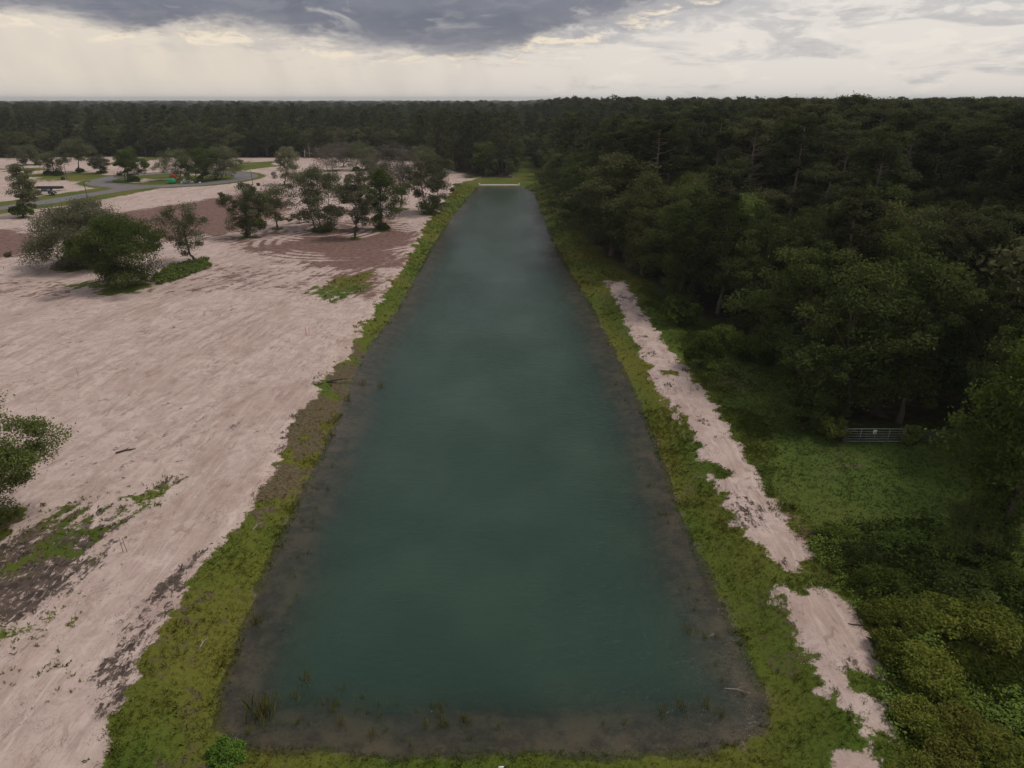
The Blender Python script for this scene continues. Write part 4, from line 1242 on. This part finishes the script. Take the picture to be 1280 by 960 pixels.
# long black trailer behind it
x, y = P(62, 238.5)
tl = thing('flatbed_trailer', 'long low black trailer standing behind the dark pickup', 'trailer', (x, y, gz(x, y)), R(2))
mb = MB(); mb.box((0, 0, .78), (8.0, 2.3, .16)); mb.build('deck', M['black_paint'], tl)
for s in (-1, 1):
    mb = MB(); mb.box((0, s * 1.12, 1.1), (8.0, .06, .46)); mb.build('side_board', M['black_paint'], tl)
    for cx in (-.9, .3): wheel(tl, (cx - .5, s * 1.30, .38), .38, .22)
mb = MB(); mb.box((-3.98, 0, 1.1), (.06, 2.2, .46)); mb.build('tail_board', M['black_paint'], tl)
mb = MB(); mb.tube([(4, .7, .7), (5.2, 0, .6)], .06, 6); mb.tube([(4, -.7, .7), (5.2, 0, .6)], .06, 6); mb.tube([(5.0, 0, .6), (5.0, 0, 0)], .05, 6); mb.build('drawbar', M['steel'], tl)

# green and red carts on the roundabout lawn
def cart(px_, py_, mat, L, Wd, Hh, lab, rz):
    x, y = P(px_, py_)
    o = thing('utility_cart', lab, 'cart', (x, y, gz(x, y)), rz)
    mb = MB(); mb.prism([(-L / 2, .45), (-L / 2 - .05, Hh * .75), (-L / 2 + .25, Hh), (L / 2 - .35, Hh), (L / 2, Hh * .75), (L / 2, .45)], -Wd / 2, Wd / 2); mb.build('body', mat, o, bevel=.12)
    mb = MB(); mb.box((0, 0, .40), (L * .9, Wd * .8, .12)); mb.build('chassis', M['stake'], o)
    for s in (-1, 1):
        for q in (-1, 1): wheel(o, (q * L * .32, s * Wd * .42, .3), .3, .2)


cart(215, 229.5, M['green_paint'], 2.6, 1.5, 1.75, 'bright green cart on the roundabout lawn', R(-5))
cart(217.5, 226, M['red_paint'], 1.8, 1.5, 2.3, 'dull red cart right behind the bright green one', R(12))
# white sacks and sheets lying under the trees
for i, (px_, py_, w, h, lab) in enumerate([(231, 228, 1.6, 1.3, 'biggest white sack pile under the roundabout trees'), (239, 228.6, 1.8, .7, 'low white sack pile right of the biggest one on the roundabout'),
                                           (227, 229, .7, .6, 'small white sack next to the green cart'), (250, 228.8, .9, .5, 'small white sack below the densest roundabout oak')]):
    x, y = P(px_, py_); g = np.random.default_rng(800 + i)
    mb = MB()
    nu, nv = 14, 8
    vs = []
    for a_ in range(nv):
        for b_ in range(nu):
            th = a_ / (nv - 1) * math.pi / 2; ph = b_ / nu * 6.283
            rr = 1 + .18 * math.sin(3 * ph + i) + .1 * g.normal()
            vs.append((w / 2 * rr * math.cos(th) * math.cos(ph), w / 2 * .7 * rr * math.cos(th) * math.sin(ph), h * math.sin(th) * (.9 + .1 * rr) - .03))
    mb.add(vs, [(a_ * nu + b_, a_ * nu + (b_ + 1) % nu, (a_ + 1) * nu + (b_ + 1) % nu, (a_ + 1) * nu + b_) for a_ in range(nv - 1) for b_ in range(nu)])
    o = mb.build('white_sack', M['cloth_white'], None, True); o.location = (x, y, gz(x, y)); tag(o, lab, 'sack')

# survey stakes
for px_, py_, hh, mt, lab in [(383, 420, 1.1, 'orange', 'orange survey stake on the sand beside the pond bank'), (386.5, 420, 1.05, 'stake', 'thin grey stake right next to the orange one'),
                              (154, 690, 1.15, 'stake', 'left one of two thin brown stakes on the near left sand'), (159, 690, 1.15, 'stake', 'right one of two thin brown stakes on the near left sand'),
                              (98, 470, .9, 'stake', 'lone thin stake in middle of the scraped sand at left')]:
    x, y = P(px_, py_); mb = MB(); w = .06 if mt == 'orange' else .035
    mb.box((0, 0, hh / 2 - .1), (w, w * .6, hh + .2)); mb.tube([(0, 0, hh), (0, 0, hh + .05)], [w * .55, .01], 4)
    o = mb.build('survey_stake', M[mt], None); o.location = (x, y, gz(x, y)); o.rotation_euler = (R(3), R(random.uniform(-4, 4)), random.random()); tag(o, lab, 'stake')

# concrete sill at the far end of the pond and its small twin
for a0, a1, yy, lab in [(598, 650, 230.5, 'long pale concrete sill along far end of the pond'), (671, 684, 231.5, 'short pale concrete slab right of the long sill')]:
    x0, y0 = P(a0, yy, -.5); x1, y1 = P(a1, yy, -.5)
    mb = MB(); mb.box(((x0 + x1) / 2, y0, -.80), (x1 - x0, 1.6, .42)); mb.box(((x0 + x1) / 2, y0 + .4, -.54), (x1 - x0 - .3, .5, .1))
    mb.box((x0 + .3, y0 + .3, -.3), (.5, 1.0, .4)); mb.box((x1 - .3, y0 + .3, -.3), (.5, 1.0, .4))
    tag(mb.build('concrete_sill', M['concrete'], None, bevel=.05), lab, 'concrete sill')

# radio mast on the skyline
x, y = (1046 - 640) / F * 1500 * CT, 1400.0
zt = height_at(y, 117)
x = (1046 - 640) / F * (y * CT + (CAM_H - zt) * ST)
mb = MB()
for k in range(3):
    a_ = k * 2.094; mb.tube([(math.cos(a_) * .5, math.sin(a_) * .5, 0), (math.cos(a_) * .35, math.sin(a_) * .35, zt)], .12, 5)
for k in range(16):
    z = zt * k / 16
    for q in range(3):
        a_, b_ = q * 2.094, (q + 1) * 2.094; mb.tube([(math.cos(a_) * .5, math.sin(a_) * .5, z), (math.cos(b_) * .5, math.sin(b_) * .5, z + zt / 16)], .05, 4)
mb.tube([(0, 0, zt), (0, 0, zt + 3)], .08, 5)
o = mb.build('radio_mast', M['steel']); o.location = (x, y, 0); tag(o, 'thin radio mast rising above the right hand skyline', 'mast')

# driftwood, branches and litter
def branch(px_, py_, L, ang, lab, z=None, pale=False, r=.05):
    x, y = P(px_, py_, WATER_Z if z is not None else 0)
    zz = z if z is not None else gz(x, y)
    mb = MB(); mb.tube([(0, 0, .0), (L * .5, .05 * L, .06), (L, 0, .03)], [r, r * .8, r * .35], 6)
    mb.tube([(L * .45, .04 * L, .06), (L * .7, .2 * L, .14)], [r * .5, r * .2], 5); mb.tube([(L * .65, .03 * L, .05), (L * .85, -.15 * L, .10)], [r * .45, r * .15], 5)
    o = mb.build('fallen_branch', M['pale_bark' if pale else 'bark'], None, True); o.location = (x, y, zz + r * .4); o.rotation_euler = (0, 0, ang); tag(o, lab, 'branch')


branch(905, 861, 1.3, R(-15), 'pale branch floating in the near right shallows', WATER_Z + .01, True, .03)
branch(145, 568, 1.5, R(30), 'dark broken branch lying alone on the scraped sand', None, False, .09)
branch(246, 802, .9, R(80), 'pale stick lying in the worn patch of the left bank', None, True, .035)
branch(314, 655, 1.0, R(70), 'pale stick on upper part of the left bank', None, True, .035)
branch(1060, 780, 1.8, R(-20), 'dark twiggy branch on the second sand patch', None, False, .035)
branch(408, 474, 2.2, R(25), 'dark log lying across the washed out gully', None, False, .14)
x, y = P(627, 944)
mb = MB(); mb.tube([(-.15, 0, .05), (-.14, 0, .05), (.06, .02, .05), (.11, .025, .05), (.15, .03, .05)], [.03, .045, .045, .018, .018], 8)
o = mb.build('plastic_bottle', M['cloth_white'], None, smooth=True); o.location = (x, y, gz(x, y) + .03); tag(o, 'white bit of litter on the near bank', 'litter')

# ------------------------------------------------------------------ air
m, nt, out = nt_new('haze')
pv = nt.nodes.new('ShaderNodeVolumePrincipled'); pv.inputs['Color'].default_value = (.86, .90, .95, 1); pv.inputs['Density'].default_value = 0.00013
pv.inputs['Anisotropy'].default_value = .2
nt.links.new(pv.outputs[0], out.inputs['Volume'])
mb = MB(); mb.box((0, 4700, 20), (19400, 10000, 54))
tag(mb.build('haze', m), kind='stuff')

# ------------------------------------------------------------------ sky, sun, camera
SUN_AZ, SUN_EL = R(80), R(58)
w = bpy.data.worlds.new('World'); SC.world = w; w.use_nodes = True
nt = w.node_tree; nt.nodes.clear(); n = NT(nt)
sky = n.node('ShaderNodeTexSky', sky_type='NISHITA'); sky.sun_disc = False
sky.sun_elevation = SUN_EL; sky.sun_rotation = SUN_AZ; sky.air_density = 1.0; sky.dust_density = 3.0
dirv = n.node('ShaderNodeTexCoord').outputs['Generated']
sep = n.node('ShaderNodeSeparateXYZ'); n.L(dirv, sep.inputs[0])
az = n.math('ARCTAN2', sep.outputs[0], sep.outputs[1])
el = n.math('ARCSINE', sep.outputs[2])


def azel(px_, py_):
    v = Vector(((px_ - 640) / F, CT + (480 - py_) / F * ST, (480 - py_) / F * CT - ST)); v.normalize()
    return math.atan2(v.x, v.y), math.asin(v.z)


vc = n.mapping(dirv, (1, 1, 3.2))
wob = n.noise(vc, 6.0, 6, .55)
wob2 = n.noise(vc, 19.0, 7, .6, .3)
wob3 = n.noise(vc, 64.0, 5, .6)
fluff = n.noise(n.mapping(dirv, (1, 1, 4.0), (0, 0, .4)), 7.5, 8, .62, .6)
# lower edge of the dark cloud deck, azimuth -> elevation
fc = n.node('ShaderNodeFloatCurve'); cv = fc.mapping.curves[0]
A0, A1 = -1.2, 1.2
pts = [(0, 14), (80, 26), (170, 44), (280, 36), (390, 50), (480, 62), (580, 70), (640, 62), (690, 46), (760, 30), (830, 14), (900, 4)]
pp = [(-1.2, R(7.0))] + [azel(*q) for q in pts] + [(.30, R(8.5)), (.6, R(11)), (1.2, R(15))]
cv.points[0].location = ((pp[0][0] - A0) / (A1 - A0), pp[0][1] * 3); cv.points[1].location = ((pp[-1][0] - A0) / (A1 - A0), pp[-1][1] * 3)
for q in pp[1:-1]: cv.points.new((q[0] - A0) / (A1 - A0), q[1] * 3)
fc.mapping.update()
n.L(n.math('DIVIDE', n.math('SUBTRACT', az, A0), A1 - A0), fc.inputs['Value'])
edge = n.math('DIVIDE', fc.outputs[0], 3.0)
dd = n.math('SUBTRACT', el, edge)
dd = n.math('ADD', dd, n.math('MULTIPLY', n.math('SUBTRACT', wob, .5), .060))
dd = n.math('ADD', dd, n.math('MULTIPLY', n.math('SUBTRACT', wob2, .5), .040))
dd = n.math('ADD', dd, n.math('MULTIPLY', n.math('SUBTRACT', wob3, .5), .014))
deck = n.ramp(dd, -.006, n.ramp(wob, .4, .6, .010, .026))
K = 10.0


def kc(*c): return tuple(q * K for q in c)


cream, creamr, gold = kc(.83, .735, .625), kc(.83, .775, .715), kc(.96, .83, .66)
base = n.mix(n.ramp(az, -.45, .35), cream, creamr)
base = n.mix(n.math('MULTIPLY', n.ramp(el, .03, .0), .4), base, kc(.72, .69, .66))
# faint rain shafts hanging below the deck
cv2 = n.node('ShaderNodeCombineXYZ'); n.L(n.math('MULTIPLY_ADD', el, .35, az), cv2.inputs[0]); n.L(n.math('MULTIPLY', el, .5), cv2.inputs[1])
shaft = n.math('MULTIPLY', n.ramp(n.noise(cv2.outputs[0], 16, 3, .55), .42, .68), n.ramp(az, .18, -.05, 0, .30))
base = n.mix(shaft, base, kc(.60, .55, .50))
# pale grey sheets and puffs in the right half
sheet = n.math('MULTIPLY', n.ramp(n.math('ADD', fluff, n.math('MULTIPLY', el, 1.5)), .54, .68), n.ramp(az, -.08, .12, 0, .85))
base = n.mix(sheet, base, n.mix(n.ramp(wob2, .35, .65), kc(.52, .505, .515), kc(.66, .63, .605)))
puff = n.math('MULTIPLY', n.ramp(n.math('ADD', wob2, n.math('MULTIPLY', el, .8)), .58, .68), n.ramp(az, -.05, .1, 0, .55))
base = n.mix(puff, base, kc(.92, .85, .77))
# a lighter fringe under the deck, then its glowing rim
fringe = n.math('MULTIPLY', n.ramp(n.math('ADD', dd, n.math('MULTIPLY', n.math('SUBTRACT', fluff, .5), .10)), -.016, .004), n.ramp(az, -.5, .0, .25, .8))
base = n.mix(fringe, base, kc(.42, .405, .425))
lit = n.math('MULTIPLY', n.ramp(wob2, .47, .58), n.math('MULTIPLY', n.ramp(dd, -.022, -.004), n.ramp(dd, .010, -.002)))
base = n.mix(n.math('MULTIPLY', lit, .95), base, gold)
dkc = n.mix(n.ramp(wob, .34, .62), kc(.122, .136, .186), kc(.21, .218, .262))
dkc = n.mix(n.ramp(wob2, .46, .68, 0, .5), dkc, kc(.30, .29, .32))
dkc = n.mix(n.ramp(dd, .05, .0, 0, .35), dkc, kc(.30, .285, .31))
dkc = n.mix(n.math('MULTIPLY', n.ramp(fluff, .54, .66), n.ramp(el, .07, .10, 0, .75)), dkc, kc(.50, .475, .47))
# higher up, out of the picture, the deck breaks into brighter grey
dkc = n.mix(n.ramp(el, .115, .22, 0, .95), dkc, n.mix(n.ramp(fluff, .4, .65), tuple(c * K for c in (.36, .37, .41)), tuple(c * K for c in (.62, .60, .59))))
cloud = n.mix(deck, base, dkc)
col = n.mix(.90, sky.outputs[0], cloud)
bg = n.node('ShaderNodeBackground'); n.L(col, bg.inputs[0]); bg.inputs[1].default_value = .1
wo = n.node('ShaderNodeOutputWorld'); n.L(bg.outputs[0], wo.inputs[0])

sun = bpy.data.lights.new('sun', 'SUN'); sun.energy = 1.9; sun.angle = R(14); sun.color = (1.0, .93, .84)
so = bpy.data.objects.new('sun', sun); COL.objects.link(so)
sv = Vector((math.sin(SUN_AZ) * math.cos(SUN_EL), math.cos(SUN_AZ) * math.cos(SUN_EL), math.sin(SUN_EL)))
so.rotation_euler = sv.to_track_quat('Z', 'Y').to_euler(); so.location = (60, 60, 120)

cam = bpy.data.cameras.new('camera'); co_ = bpy.data.objects.new('camera', cam); COL.objects.link(co_)
cam.sensor_width = 36; cam.lens = F / 1280 * 36; cam.clip_start = .5; cam.clip_end = 20000
co_.location = (0, 0, CAM_H); co_.rotation_euler = (math.pi / 2 - PITCH, 0, 0)
SC.camera = co_

SC.view_settings.view_transform = 'Standard'; SC.view_settings.look = 'None'; SC.view_settings.gamma = 1.0
SC.view_settings.exposure = 0.0; SC.view_settings.use_curve_mapping = False
SC.render.engine = 'CYCLES'
SC.cycles.max_bounces = 5; SC.cycles.diffuse_bounces = 2; SC.cycles.glossy_bounces = 2; SC.cycles.transmission_bounces = 2; SC.cycles.transparent_max_bounces = 6
SC.cycles.use_denoising = True; SC.cycles.denoiser = 'OPENIMAGEDENOISE'
SC.cycles.denoising_input_passes = 'RGB_ALBEDO_NORMAL'; SC.cycles.denoising_prefilter = 'ACCURATE'
SC.cycles.sample_clamp_indirect = 4.0
